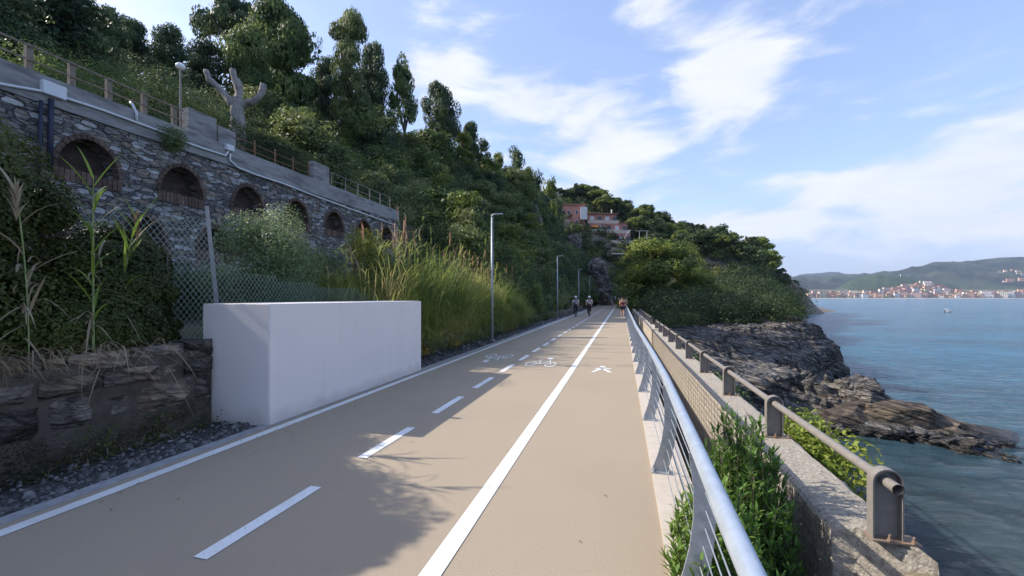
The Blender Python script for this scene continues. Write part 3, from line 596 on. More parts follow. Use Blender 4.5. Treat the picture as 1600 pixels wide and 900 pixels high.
# ================================================================== ARCADED RETAINING WALL
def stone_material():
    m = bpy.data.materials.new('rubble_masonry'); m.use_nodes = True; t = m.node_tree; n = t.nodes; l = t.links; p = n['Principled BSDF']; p.inputs['Roughness'].default_value = .85
    g = n.new('ShaderNodeNewGeometry'); ns = n.new('ShaderNodeTexNoise'); ns.inputs['Scale'].default_value = 1.6; ns.inputs['Detail'].default_value = 3; l.new(g.outputs['Position'], ns.inputs['Vector'])
    ad = n.new('ShaderNodeVectorMath'); ad.operation = 'MULTIPLY_ADD'; l.new(ns.outputs['Color'], ad.inputs[0]); ad.inputs[1].default_value = (.25, .25, .14); l.new(g.outputs['Position'], ad.inputs[2])
    mp = n.new('ShaderNodeMapping'); mp.inputs['Scale'].default_value = (.1, 3.9, 11.5); l.new(ad.outputs[0], mp.inputs[0])
    v1 = n.new('ShaderNodeTexVoronoi'); v1.feature = 'F1'; v1.inputs['Scale'].default_value = 1; v1.inputs['Randomness'].default_value = .8; l.new(mp.outputs[0], v1.inputs['Vector'])
    v2 = n.new('ShaderNodeTexVoronoi'); v2.feature = 'DISTANCE_TO_EDGE'; v2.inputs['Scale'].default_value = 1; v2.inputs['Randomness'].default_value = .8; l.new(mp.outputs[0], v2.inputs['Vector'])
    s = n.new('ShaderNodeSeparateColor'); l.new(v1.outputs['Color'], s.inputs[0])
    rp = n.new('ShaderNodeValToRGB'); cr = rp.color_ramp; cr.elements[0].color = (.085, .08, .082, 1); cr.elements[1].color = (.42, .41, .40, 1); cr.elements[1].position = 1
    for ps, c in ((.3, (.15, .142, .135)), (.55, (.20, .19, .175)), (.7, (.23, .185, .135)), (.85, (.27, .268, .265))): cr.elements.new(ps).color = (*c, 1)
    l.new(s.outputs[0], rp.inputs[0])
    fine = n.new('ShaderNodeTexNoise'); fine.inputs['Scale'].default_value = 9; fine.inputs['Detail'].default_value = 8; l.new(g.outputs['Position'], fine.inputs['Vector'])
    fm = n.new('ShaderNodeMapRange'); l.new(fine.outputs['Fac'], fm.inputs[0]); fm.inputs[1].default_value = .3; fm.inputs[2].default_value = .7; fm.inputs[3].default_value = .6; fm.inputs[4].default_value = 1.3
    mu = n.new('ShaderNodeMix'); mu.data_type = 'RGBA'; mu.blend_type = 'MULTIPLY'; mu.inputs[0].default_value = 1; l.new(rp.outputs[0], mu.inputs[6]); l.new(fm.outputs[0], mu.inputs[7])
    e = n.new('ShaderNodeMapRange'); l.new(v2.outputs['Distance'], e.inputs[0]); e.inputs[1].default_value = .0; e.inputs[2].default_value = .055
    mo = n.new('ShaderNodeMix'); mo.data_type = 'RGBA'; l.new(e.outputs[0], mo.inputs[0]); mo.inputs[6].default_value = (.085, .078, .072, 1); l.new(mu.outputs[2], mo.inputs[7]); l.new(mo.outputs[2], p.inputs['Base Color'])
    h = mth('ADD', mth('MULTIPLY', e.outputs[0], 1, t).outputs[0], mth('MULTIPLY', fine.outputs['Fac'], .35, t).outputs[0], t)
    h2 = mth('ADD', h.outputs[0], mth('MULTIPLY', s.outputs[1], .8, t).outputs[0], t)
    b = n.new('ShaderNodeBump'); b.inputs['Strength'].default_value = 1; b.inputs['Distance'].default_value = .06; l.new(h2.outputs[0], b.inputs['Height']); l.new(b.outputs[0], p.inputs['Normal']); return m
m_stone = stone_material(); m_niche = mat('sooty_brick_back', (.05, .038, .032), (.11, .08, .065), 3, .95, 1.5, 18, stretch=(1, 1, 3))  # niche brick coloured darker to carry the shade inside the recesses
WX = -11.9; WY0, WY1, WZ0, WZ1 = -2.0, 20.9, .6, 5.75
arches = [(c, 4.42, .60, 5.28) for c in (.5, 2.65, 4.8, 6.98, 9.12, 11.28, 13.42, 15.58, 17.72, 19.7)] + [(c, 2.93, .56, 3.72) for c in (1.6, 3.8, 6.0, 8.12, 10.12)]
aw = empty('arcaded_wall', (WX, 9, 0)); tag(aw, 'tall rubble stone retaining wall with two rows of brick arched niches', 'retaining wall')
def arch_poly(c, z0, hw, zt, k=10):
    ry = hw; zs = z0 + .08; return [(c - hw, z0), (c + hw, z0)] + [(c + hw * math.cos(a), zs + (zt - zs) * math.sin(a)) for a in [math.pi * i / k for i in range(0, k + 1)]]
outer = [(WY0, WZ0), (WY1, WZ0), (WY1, WZ1), (WY0, WZ1)]
pts = [Vector(p) for p in outer]; edges = [(i, (i + 1) % 4) for i in range(4)]; polys = []
for a in arches:
    pl = arch_poly(*a); b = len(pts); pts += [Vector(q) for q in pl]; edges += [(b + i, b + (i + 1) % len(pl)) for i in range(len(pl))]; polys.append(pl)
vs, es, fs, *_ = delaunay_2d_cdt(pts, edges, [], 1, 1e-5)
def inpoly(x, y, pl):
    r = False; j = len(pl) - 1
    for i in range(len(pl)):
        if (pl[i][1] > y) != (pl[j][1] > y) and x < (pl[j][0] - pl[i][0]) * (y - pl[i][1]) / (pl[j][1] - pl[i][1]) + pl[i][0]: r = not r
        j = i
    return r
mb = MB(); good = []
for f in fs:
    cx = sum(vs[i][0] for i in f) / len(f); cy = sum(vs[i][1] for i in f) / len(f)
    if not any(inpoly(cx, cy, pl) for pl in polys): good.append(tuple(f))
mb.add([(0, v[0] - 9, v[1]) for v in vs], good)
DP = .42
for pl in polys:
    nn = len(pl); mb.add([(0, y - 9, z) for y, z in pl] + [(-DP, y - 9, z) for y, z in pl], [(i, (i + 1) % nn, (i + 1) % nn + nn, i + nn) for i in range(nn)] )
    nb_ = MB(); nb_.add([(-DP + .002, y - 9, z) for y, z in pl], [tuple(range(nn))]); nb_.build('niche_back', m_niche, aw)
mb.add([(0, WY1 - 9, WZ0), (-.6, WY1 - 9, WZ0), (-.6, WY1 - 9, WZ1), (0, WY1 - 9, WZ1)], [(0, 1, 2, 3)])
me_ = mb.build('masonry', m_stone, aw)
for c, z0, hw, zt in arches:
    mb = MB(); k = 17; zs = z0 + .08
    for i in range(k):
        a0, a1 = math.pi * i / k + .015, math.pi * (i + 1) / k - .015; q = []
        for a, rr in ((a0, 0), (a1, 0), (a1, .105), (a0, .105)): q.append((c - 9 + (hw - .01 + rr) * math.cos(a), zs + (zt - zs - .01 + rr) * math.sin(a)))
        mb.prism(q, -.2, .025 + random.uniform(-.006, .008), 'x')
    mb.build('brick_arch', m_brick, aw)
    mb = MB(); y = c - hw - .06
    while y < c + hw + .02: mb.box(-.2, .03 + random.uniform(-.006, .01), y - 9, y - 9 + .085, z0 - .20, z0 + .07 + random.uniform(-.012, .012)); y += .1
    mb.build('brick_sill', m_brick, aw)
m_coping = mat('grey_board_marked_concrete', (.23, .225, .22), (.34, .33, .32), 3, .9, .4, 30, stretch=(1, 1, 5), c3=(.17, .165, .16), s3=1.3)
mb = MB(); mb.box(-.55, .045, WY0 - 9, WY1 - 9, WZ1 + .005, 6.36); mb.build('concrete_coping', m_coping, aw)
# concrete slabs standing on the coping
for i, (a, b, z, lab) in enumerate(((290, 334, 7.08, 'tall grey concrete slab on the wall top beside the globe lamp'), (336, 364, 6.92, 'lower grey concrete slab on the wall top, right of the taller one'), (486, 511, 7.12, 'grey concrete pillar on the wall top at the end of the hedge'))):
    ya, yb = onX(a, 200, -12.1).y, onX(b, 200, -12.1).y
    mb = MB(); mb.box(-12.25, -11.98, ya, yb, 6.365, z); tag(mb.build('concrete_slab', m_coping, bevel=.01), lab, 'concrete slab')
# conduit and boxes
def wallpt(px, py, X=WX + .08): return onX(px, py, X)
cn = empty('conduit_pipe', (0, 0, 0)); tag(cn, 'long white plastic pipe running along the top of the arcaded wall', 'pipe')
mb = MB(); P1 = [wallpt(-150, 92)] + [wallpt(*q) for q in ((0, 131), (75, 144), (160, 172), (245, 203), (300, 226), (330, 236), (352, 243), (357, 236))]
mb.tube(P1, .03, 8); P2 = [wallpt(*q) for q in ((360, 240), (359, 250), (372, 262), (400, 273), (440, 286), (500, 309), (560, 331), (616, 351))]; mb.tube(P2, .03, 8)
mb.tube([wallpt(214, 190), wallpt(213, 176), wallpt(207, 163), wallpt(204, 160, WX - .3)], .03, 8); mb.build('pipe', m_pvc, cn, smooth=True)
for q, s in (((83, 141), .2), ((358, 231), .13)):
    c = wallpt(*q); mb = MB(); mb.box(c.x - .06, c.x + .07, c.y - s, c.y + s, c.z - s * .7, c.z + s * .7); mb.build('junction_box', m_pvc, cn, bevel=.01)
mb = MB(); a = wallpt(80, 155); b = wallpt(72, 262); mb.tube([(a.x, a.y, a.z), (b.x, a.y - .02, b.z)], .05, 8); mb.tube([(a.x, a.y - .16, a.z - .1), (b.x, a.y - .2, b.z - .3)], .035, 8)
tag(mb.build('drain_pipe', mat('dark_blue_pipe', (.03, .035, .06), rough=.5), smooth=True), 'dark downpipe hanging on the stone wall under the white junction box', 'pipe')
# fences on the wall
fn = empty('terrace_fence', (0, 0, 0)); tag(fn, 'weathered wooden post and rail fence on the near end of the wall top', 'fence')
ypost = [onX(px, 100, -12.2).y for px in (45, 112, 170, 225, 272)]; ypost = [ypost[0] - 2.4, ypost[0] - 1.2] + ypost
for y in ypost: mb = MB(); mb.box(-12.26, -12.15, y - .055, y + .055, 6.36, 7.02); mb.build('post', m_wood, fn, bevel=.008)
mb = MB(); mb.tube([(-12.13, ypost[0] - 3, 6.97), (-12.13, ypost[-1] + .2, 6.97)], .022, 6); mb.build('rail', m_wood, fn)
mb = MB(); mb.tube([(-12.13, ypost[0] - 3, 6.67), (-12.13, ypost[-1] + .2, 6.67)], .018, 6); mb.build('rail', m_wood, fn)
fn2 = empty('iron_fence', (0, 0, 0)); tag(fn2, 'thin rusty iron post fence in front of the hedge on the wall', 'fence')
ys2 = [onX(px, 220, -12.15).y for px in (366, 398, 430, 458, 482)]
for y in ys2: mb = MB(); mb.tube([(-12.15, y, 6.36), (-12.15, y, 7.0)], .025, 6); mb.build('post', m_rust, fn2)
mb = MB(); 
for z in (6.6, 6.85): mb.tube([(-12.15, ys2[0], z), (-12.15, ys2[-1] + .3, z)], .012, 6)
mb.build('rail', m_rust, fn2)
fn3 = empty('dark_railing', (0, 0, 0)); tag(fn3, 'dark metal railing on the wall top right of the concrete pillar', 'fence')
ys3 = [15.7 + i * .95 for i in range(6)]
for y in ys3: mb = MB(); mb.tube([(-12.15, y, 6.36), (-12.15, y, 7.05)], .022, 6); mb.build('post', m_brown, fn3)
mb = MB(); [mb.tube([(-12.15, ys3[0], z), (-12.15, ys3[-1], z)], .014, 6) for z in (6.7, 7.03)]; mb.build('rail', m_brown, fn3)
# globe lamp
gl = empty('globe_lamp', (*onX(282, 200, -12.6).xy, 6.3)); tag(gl, 'white globe lamp on a thin pole above the stone wall', 'lamp')
mb = MB(); mb.tube([(0, 0, 0), (0, 0, 2.05)], .025, 8); mb.build('pole', m_brown, gl)
mb = MB(); mb.lathe([(0.001, -.11)] + [(.12 * math.cos(a), .1 * math.sin(a)) for a in [R(q) for q in range(-80, 90, 17)]] + [(.001, .1)], (0, 0, 2.15), 16); mb.build('globe', m_globe, gl, smooth=True)

# ================================================================== RAILING (path side)
rl = empty('path_railing', (.42, 0, 0)); tag(rl, 'galvanised railing with curved plate posts and steel cables along the path', 'railing')
def railx(y): return float(np.interp(y, [-2, 1.2, 2.9, 4.5, 6.5, 9, 12, 20, 90], [.33, .36, .392, .42, .42, .40, .37, .38, .40])) + float(bend(y))
yr = [-1.9, -1.2, -.3, .4, 1.2, 2, 2.9, 3.7, 4.5, 5.5, 6.5, 7.7, 9, 10.5, 12, 16, 20] + list(range(25, 90, 5)) + list(range(90, 116, 3))
RH = .85
mb = MB(); mb.tube([(railx(y) - .42, y, RH) for y in yr], .037, 14); mb.build('top_rail', m_galv, rl, smooth=True)
base_poly = [(.0, .012), (-.005, .05), (.03, .16), (.062, .30), (.08, .46), (.078, .62), (.055, .80), (.085, .815), (.15, .80), (.185, .62), (.19, .46), (.18, .30), (.155, .16), (.13, .05), (.13, .012)]
post_me = base_me = None; yv = -1.04
while yv < 108:
    x0 = .285 + float(bend(yv)); dx = railx(yv) - .375 - float(bend(yv))
    if post_me is None:
        mb = MB(); mb.prism(base_poly, -.006, .006); po = mb.build('post', m_galvd, rl); post_me = po.data
        mb = MB(); mb.box(-.02, .16, -.05, .05, 0, .012)
        for bx_ in (.0, .135):
            for by in (-.033, .033): mb.lathe([(.001, .045), (.008, .045), (.008, .012)], (bx_, by, 0), 8); mb.lathe([(.001, .025), (.014, .025), (.014, .012)], (bx_, by, 0), 6)
        ba = mb.build('base_plate', m_galvd, po); base_me = ba.data
    else:
        po = link('post', post_me, rl); ba = link('base_plate', base_me, po)
    po.location = (x0 - .42, yv, .02); po.matrix_parent_inverse = Matrix()
    sh = dx / .8
    po.rotation_euler = (0, math.atan(sh * .6), 0)
    yv += 1.73
for k in range(7):
    z = .14 + k * .095; off = [.085, .11, .128, .138, .14, .138, .125][k]
    mb = MB(); mb.tube([(.285 + off + (railx(y) - float(bend(y)) - .375) * z / .8 * .6 + float(bend(y)) - .42, y, z) for y in yr], .004, 5); mb.build('cable', m_galvd, rl)

# ================================================================== PARAPET (sea side)
pw = empty('parapet_wall', (1.34, 12, 0)); tag(pw, 'thick rough cast parapet wall along the sea with wire mesh on its inner face', 'wall')
def parapet(y0, y1, zt, m, name, x0=1.34, x1=1.77, broken=False):
    ys_ = np.arange(y0, y1 + .01, .12 if broken else .5); zs_ = list(np.linspace(-1.3, zt - .04, 8)); prof = [(x0, z) for z in zs_] + [(x0 + .02, zt - .012), (x0 + .05, zt)] + [(x0 + (x1 - x0) * t_, zt) for t_ in (.3, .5, .7)] + [(x1 - .05, zt), (x1, zt - .04), (x1 + .02, -.6), (x1 + .1, -3), (x1 + .3, -8)]
    vs = []; P = np.array(prof)
    for y in ys_:
        nz = np.array([fbm(P[:, 0] * 9, y * 9 + 0 * P[:, 0], P[:, 1] * 9, 2, 5) * .014]).ravel()
        for (x, z), q in zip(prof, nz):
            yy_ = y
            if y <= y0 + .35 and broken: yy_ = y + float(fbm(np.array([x * 5]), np.array([z * 5.0]), 0, 3, 4)[0]) * .22 + (x - x0) * -.45
            vs.append((x - 1.34 + q * (1 if x < x1 else 2), yy_ - 12, z + q))
    r = len(prof); mb = MB(); fs = []
    for i in range(len(ys_) - 1):
        for j in range(r - 1): fs.append((i * r + j, i * r + j + 1, (i + 1) * r + j + 1, (i + 1) * r + j))
    mb.add(vs, fs)
    if broken:    # rubble end cap, bulging
        for s in range(3):
            pass
        mb.add([vs[j] for j in range(r)], [tuple(range(r))])
    else: mb.add([vs[j] for j in range(r)], [tuple(range(r))])
    return mb.build(name, m, pw, smooth=False)
parapet(3.22, 19.9, .15, m_rubble, 'near_section', broken=True)
m_plain = mat('tan_plastered_concrete', (.38, .32, .25), (.48, .42, .34), 5, .9, .4, 40)
parapet(20.6, 44.5, .12, m_plain, 'far_section'); parapet(47, 84, .0, m_plain, 'far_section')
mb = MB(); mb.box(-.05, .45, 7.93, 8.57, -1.3, .2); mb.build('pier', m_plain, pw, bevel=.02)
# broken lower masonry at the end
random.seed(3); mb = MB()
for i in range(110):
    c = Vector((1.36 + random.random() * .6, 3.16 - random.random() * .3, .02 - random.random() ** .8 * 2.4)); s = random.uniform(.07, .16)
    bm = bmesh.new(); bmesh.ops.create_icosphere(bm, subdivisions=1, radius=s)
    vs_ = [(v.co.x * random.uniform(.8, 1.3) + c.x - 1.34, v.co.y * random.uniform(.8, 1.1) + c.y - 12 + (c.x - 1.34) * -.35, v.co.z * random.uniform(.6, .9) + c.z) for v in bm.verts]
    mb.add(vs_, [tuple(v.index for v in f.verts) for f in bm.faces]); bm.free()
mb.build('broken_end', mat('exposed_rubble_core', (.20, .17, .11), (.46, .40, .27), 14, .95, 2.5, 40, island=.45), pw)
mb = MB()
for k in range(13): z = .08 - k * .1; mb.tube([(-.022, 3.35 - 12 + random.uniform(-.1, .1), z), (-.02, 19.9 - 12, z)], .003, 4)
y = 3.4
while y < 19.8: mb.tube([(-.024, y - 12, .12), (-.02, y - 12 + .02, -1.25)], .0028, 4); y += .21
mb.build('wire_mesh', m_wire, pw)
# pipe handrail on the parapet, two runs
m_footp = mat('rust_stained_steel', (.20, .17, .14), (.26, .16, .10), 14, .7)
def pipe_rail(y0, n, lab):
    L_ = (n - 1) * 1.98; r_ = empty('pipe_handrail', (1.58, y0, .15)); tag(r_, lab, 'handrail')
    mb = MB(); mb.tube([(0, -.13, .36), (0, L_ + .25, .36)], .032, 14, cap=False); mb.tube([(0, L_ + .25, .36), (0, -.13, .36)], .027, 14, cap=False); mb.build('pipe', m_brown, r_, smooth=True)
    pm = fm = None
    for k in range(n):
        if pm is None:
            pl = [(-.075, .01), (.075, .01)] + [(.075 * math.cos(a), .36 + .075 * math.sin(a)) for a in [math.pi * i / 12 for i in range(13)]]
            mb = MB(); mb.prism(pl, .012, .02)
            out = [(.081, .01)] + [(.081 * math.cos(a), .36 + .081 * math.sin(a)) for a in [math.pi * i / 12 for i in range(13)]] + [(-.081, .01)]
            inn = [(.072, .01)] + [(.072 * math.cos(a), .36 + .072 * math.sin(a)) for a in [math.pi * i / 12 for i in range(13)]] + [(-.072, .01)]
            for i in range(len(out) - 1): mb.prism([inn[i], inn[i + 1], out[i + 1], out[i]], -.035, .035)
            p_ = mb.build('post', m_brown, r_); pm = p_.data
            mb = MB(); mb.box(-.09, .16, -.055, .055, 0, .01)
            for bx_, by in ((-.0, -.047), (.125, -.045)): mb.lathe([(.001, .05), (.008, .05), (.008, .01)], (bx_, by, 0), 6); mb.lathe([(.001, .024), (.015, .024), (.015, .01)], (bx_, by, 0), 6)
            f_ = mb.build('foot_plate', m_footp, p_); fm = f_.data
        else: p_ = link('post', pm, r_); f_ = link('foot_plate', fm, p_)
        p_.location = (0, k * 1.98, 0)
    return r_
pipe_rail(3.12, 10, 'brown grey pipe handrail with flat rounded posts nearest the camera on the parapet')
pipe_rail(24.5, 9, 'second shorter pipe handrail further along the parapet, towards the pine')

# ================================================================== CHAIN LINK FENCE
cf = empty('chain_link_fence', (-6.2, 5, 0)); tag(cf, 'sagging green chain link fence on a leaning concrete post behind the white box', 'fence')
a = onX(345, 480, -6.2); b = onX(323, 322, -6.28)
mb = MB(); mb.tube([(0, a.y - 5, .9), (-.08, b.y - 5, b.z)], [.042, .034], 4); mb.build('post', m_kerbgrey, cf)
mb = MB(); cell = .085; y0, y1 = 2.9, 10.6
def ftop(y): return float(np.interp(y, [2.9, 3.6, b.y, b.y + .25, 7, 10.6], [2.55, 2.72, 2.95, 2.2, 1.98, 1.75]))
def inside_f(y, z): return y0 <= y <= y1 and .95 <= z <= ftop(y)
for sgn in (1, -1):
    k = -60
    while k < 160:
        pts_ = []; c0 = k * cell
        z = .95
        while z < 3.1:
            y = y0 + c0 + sgn * (z - .95) * .8
            if sgn < 0: y = y0 + c0 - (z - .95) * .8
            if inside_f(y, z): pts_.append((.02 * math.sin(y * 2 + z * 2) , y - 5, z))
            elif len(pts_) > 1: break
            z += .1
        if len(pts_) > 1: mb.tube(pts_, .0029, 3, cap=False)
        k += 1
mb.build('mesh', mat('green_coated_wire', (.26, .33, .28), rough=.5), cf)

# ================================================================== STREET LAMPS
def lamp(y, lab):
    t_ = empty('street_lamp', (-4.58 + float(bend(y)), y, 0)); tag(t_, lab, 'street lamp', 'tall grey lamps along the left of the path'); return t_
l0 = lamp(14.7, 'nearest grey street lamp, standing among the reeds left of the path')
mb = MB(); mb.tube([(0, 0, 0), (0, 0, 4.55)], [.05, .036], 10); mb.tube([(0, 0, 4.5), (0, 0, 4.6), (.03, 0, 4.64), (.08, 0, 4.65), (.16, 0, 4.65)], .034, 8); mb.build('pole', m_galvd, l0, smooth=True)
mb = MB(); mb.box(.12, .40, -.07, .07, 4.63, 4.68); mb.build('lamp_head', m_galvd, l0, bevel=.01)
mb = MB(); mb.box(-.04, .09, -.06, .06, .0, .1); mb.build('base', m_kerbgrey, l0)
for y, lab in ((30.8, 'second grey street lamp, left of the path above the dark bushes'), (46.5, 'third grey street lamp, in front of the grey rock outcrop'), (62.5, 'farthest grey street lamp before the bend')):
    c = copy_tree(l0); c.location = (-4.58, y, 0); c['label'] = lab
# ================================================================== TREES
def limb_path(a, b, wob, k=5):
    a, b = Vector(a), Vector(b); return [a.lerp(b, i / (k - 1)) + Vector((random.uniform(-1, 1), random.uniform(-1, 1), random.uniform(-.4, .4))) * wob * math.sin(math.pi * i / (k - 1)) for i in range(k)]
def make_tree(kind, mat_leaf, leaves_n, leaf, name):
    """unit tree: height 1, crown about 1 wide for a sx=sy=1 scale"""
    t = empty(name); mb = MB(); C_ = []
    if kind == 'bushy':
        mb.tube([(0, 0, -.15), (.01, 0, .3), (-.01, .01, .8)], [.045, .032, .008], 7)
        for i in range(58):
            z = random.uniform(.06, .93); wr = .36 * min(1, ((1.03 - z) * 2.6)) ** .5 * random.uniform(.15, 1.0); a = random.random() * 6.28
            C_.append(((wr * math.cos(a), wr * math.sin(a), z), random.uniform(.12, .20)))
    elif kind == 'feather':
        mb.tube([(0, 0, -.15), (.01, 0, .4), (0, 0, .95)], [.035, .025, .006], 7)
        for i in range(46):
            z = random.uniform(.1, .96); wr = .33 * (1.05 - abs(z - .5) * 1.1) * random.uniform(.3, 1.0); a = random.random() * 6.28
            C_.append(((wr * math.cos(a), wr * math.sin(a), z), random.uniform(.08, .16)))
    elif kind == 'forked':
        mb.tube(limb_path((0, 0, -.1), (.0, 0, .3), .01), [.045, .042, .04, .037, .034], 7)
        for i in range(5):
            a = i * 1.26; e = (.22 * math.cos(a), .22 * math.sin(a), random.uniform(.6, .75)); mb.tube(limb_path((0, 0, .28), e, .02), [.03, .024, .018, .012, .006], 6)
        for i in range(22):
            z = random.uniform(.42, .93); wr = .36 * math.sin(min(1, (1.08 - z) * 2.0) * math.pi / 2) * random.uniform(.4, 1.0); a = random.random() * 6.28
            C_.append(((wr * math.cos(a), wr * math.sin(a), z), random.uniform(.11, .19)))
    elif kind == 'umbrella':
        mb.tube(limb_path((0, 0, -.1), (.05, .02, .62), .02), [.035, .031, .028, .024, .018], 7)
        for i in range(7):
            a = i * .9; e = (.33 * math.cos(a), .33 * math.sin(a), random.uniform(.72, .82)); mb.tube(limb_path((.03, .01, random.uniform(.4, .6)), e, .02), [.016, .013, .01, .008, .004], 5)
        for i in range(26):
            a = random.random() * 6.28; wr = .42 * math.sqrt(random.random()); C_.append(((wr * math.cos(a), wr * math.sin(a), .86 - .22 * (wr / .42) ** 2 + random.uniform(-.05, .05)), random.uniform(.11, .18)))
    elif kind == 'pine':
        mb.tube(limb_path((0, 0, -.1), (.02, .0, .9), .02), [.04, .034, .028, .02, .008], 7)
        for i in range(30):
            z = random.uniform(.28, .95); wr = .42 * (1.05 - z) ** .6 * random.uniform(.4, 1.0); a = random.random() * 6.28
            C_.append(((wr * math.cos(a), wr * math.sin(a), z), random.uniform(.12, .20)))
            if i % 3 == 0: mb.tube(limb_path((.01, 0, z - .08), C_[-1][0], .01), [.014, .011, .008, .006, .003], 5)
    elif kind == 'cypress':
        mb.tube([(0, 0, -.1), (0, 0, .9)], [.03, .006], 6)
        for i in range(24): z = .05 + .92 * i / 24; C_.append(((random.uniform(-.08, .08), random.uniform(-.08, .08), z), .30 * (1.05 - z) ** .7 * (.35 if z > .9 else .8) + .03))
    mb.build('trunk', m_bark, t)
    per = leaves_n // len(C_); parts = []
    for c, r in C_:
        sq = (1, 1, .65) if kind in ('umbrella', 'pine') else (1, 1, .72)
        if kind == 'cypress': sq = (1, 1, .5)
        parts.append(clump(c, (r * sq[0], r * sq[1], r * sq[2]), per, .6, .2 if kind != 'cypress' else 0))
    o = leaf_obj('crown', parts, leaf, mat_leaf, .55, t); return t
PROTO = {}
def proto(kind, m, n, leaf, name):
    k = (kind, m.name, n, name)
    if k not in PROTO: PROTO[k] = [make_tree(kind, m, n, leaf, name), False]
    return k
def tree(k, loc, wid, hgt, label, group=None, cat='tree', rz=None):
    src, used = PROTO[k]
    if used: o = copy_tree(src)
    else: o = src; PROTO[k][1] = True
    for key in ('label', 'group'):
        if key in o: del o[key]
    o.location = loc; o.scale = (wid, wid, hgt); o.rotation_euler = (0, 0, random.random() * 6.28 if rz is None else rz); tag(o, label, cat, group); return o
def tree_px(kind, m, n, leaf, name, px, ytop, wpx, X, label, base=None, group=None):
    q = onX(px, ytop, X); d = cam_d(q.x, q.y); gz = float(hill_z(np.array(q.x - float(bend(q.y))), np.array(q.y)))
    if base is not None: gz = min(q.z - 1, EYE + (HZ - base) / F * d)
    gz2 = float(hill_z(np.array(q.x), np.array(q.y)))
    return tree(proto(kind, m, n, leaf, name), (q.x, q.y, gz2 - .2), wpx / F * d, q.z - gz2 + .2, label, group)
TH = 'trees along the hill crest'
tree_px('bushy', L_mid, 26000, .036, 'tall_tree', 438, 2, 128, -35, 'very tall dense green tree on the hill crest behind the dead trunk', group=TH)
tree_px('bushy', L_mid, 26000, .036, 'tall_tree', 385, 40, 90, -33, 'dense green tree just left of the tallest tree on the crest', group=TH)
tree_px('feather', L_feather, 20000, .03, 'feathery_tree', 548, 8, 100, -30, 'slender pale feathery tree standing out against the sky', group=TH)
tree_px('bushy', L_dark, 18000, .04, 'dark_tree', 583, 62, 62, -31.5, 'dark tree close behind the pale feathery tree', group=TH)
tree_px('bushy', L_dark, 18000, .04, 'dark_tree', 508, 88, 60, -38, 'low dark tree in the gap between the two tallest trees', group=TH)
tree_px('forked', L_mid, 7000, .04, 'forked_tree', 632, 93, 60, -28, 'small round topped tree with a visible forked trunk on the skyline', group=TH)
tree_px('bushy', L_dark, 18000, .04, 'dark_tree', 690, 128, 68, -25.5, 'round dark tree at the right end of the tall skyline trees', group=TH)
tree_px('umbrella', L_dark, 9000, .04, 'umbrella_pine', 365, -18, 105, -42, 'dark spreading pine crown rising behind the dense tree at the top', group=TH)
for px, yt, wp, X, lab in ((318, 62, 70, -36, 'dark conifer behind the left limb of the dead tree'), (262, 40, 70, -34, 'dark tree behind the globe lamp'), (205, 28, 75, -33, 'dark tree left of the globe lamp on the crest'),
                           (90, -40, 150, -26, 'big dark tree filling the top left of the crest'), (-30, -60, 190, -24, 'dark tree cut by the left edge of the picture'), (160, 5, 90, -30, 'second dark tree from the left on the crest'), (735, 190, 44, -24, 'dark tree just right of the skyline gap, lower down the crest')):
    tree_px('pine' if px % 2 else 'bushy', L_dark, 18000, .04, 'dark_pine' if px % 2 else 'dark_tree', px, yt, wp, X, lab, group=TH)
for i, (px, yt, wp, X) in enumerate(((722, 205, 34, -23.5), (752, 218, 30, -23), (778, 238, 22, -22.5), (803, 232, 36, -22), (822, 262, 34, -20), (842, 272, 34, -19), (858, 282, 30, -18), (872, 308, 26, -17.5), (765, 248, 40, -21), (796, 262, 40, -20))):
    names = ['first', 'second', 'third', 'fourth', 'fifth', 'sixth', 'seventh', 'eighth', 'ninth', 'tenth']
    tree_px('pine', L_dark if i % 2 else L_pine, 5000, .05, 'crest_pine', px, yt, wp * 1.5, X, 'pine on the steep falling ridge, %s from the top by height' % names[sorted([205, 218, 238, 232, 262, 272, 282, 308, 248, 262]).index(yt)] if i != 9 else 'pine on the falling ridge, the lower one beside the sixth pine', group='pines down the falling ridge')
# dead tree
def resamp(p, r, k=5):
    P = [Vector(q) for q in p]; o = []; s = []
    for i in range(len(P) - 1):
        for j in range(k): f = j / k; o.append(P[i].lerp(P[i + 1], f)); s.append(r[i] * (1 - f) + r[i + 1] * f)
    o.append(P[-1]); s.append(r[-1]); return o, s
def gnarl(mb, a=.11):
    V_ = np.array([tuple(v) for v in mb.v]); n3 = np.stack([fbm(V_[:, 0] * 3.5 + k * 9, V_[:, 1] * 3.5, V_[:, 2] * 2.2, 4, 17 + k) for k in range(3)], 1); mb.v = [tuple(v) for v in V_ + n3 * a]
q = onX(371, 185, -18); gz = float(hill_z(np.array(q.x), np.array(q.y))); dt = empty('dead_tree', (q.x, q.y, gz)); tag(dt, 'bleached dead tree with three sawn off limbs above the hedge', 'dead tree')
s_ = cam_d(q.x, q.y) / F; up = q.z - gz
def dl(pl, rad):
    return [((px - 372) * s_ * ca, (px - 372) * s_ * sa, up + (185 - py) * s_) for px, py in pl], rad
mb = MB(); mb.tube(*resamp([(0, 0, -.5), (0, 0, up)] + dl([(372, 172), (371, 158)], 0)[0], [.36, .31, .29, .27]), 16); gnarl(mb); mb.build('trunk', m_dead, dt, smooth=True)
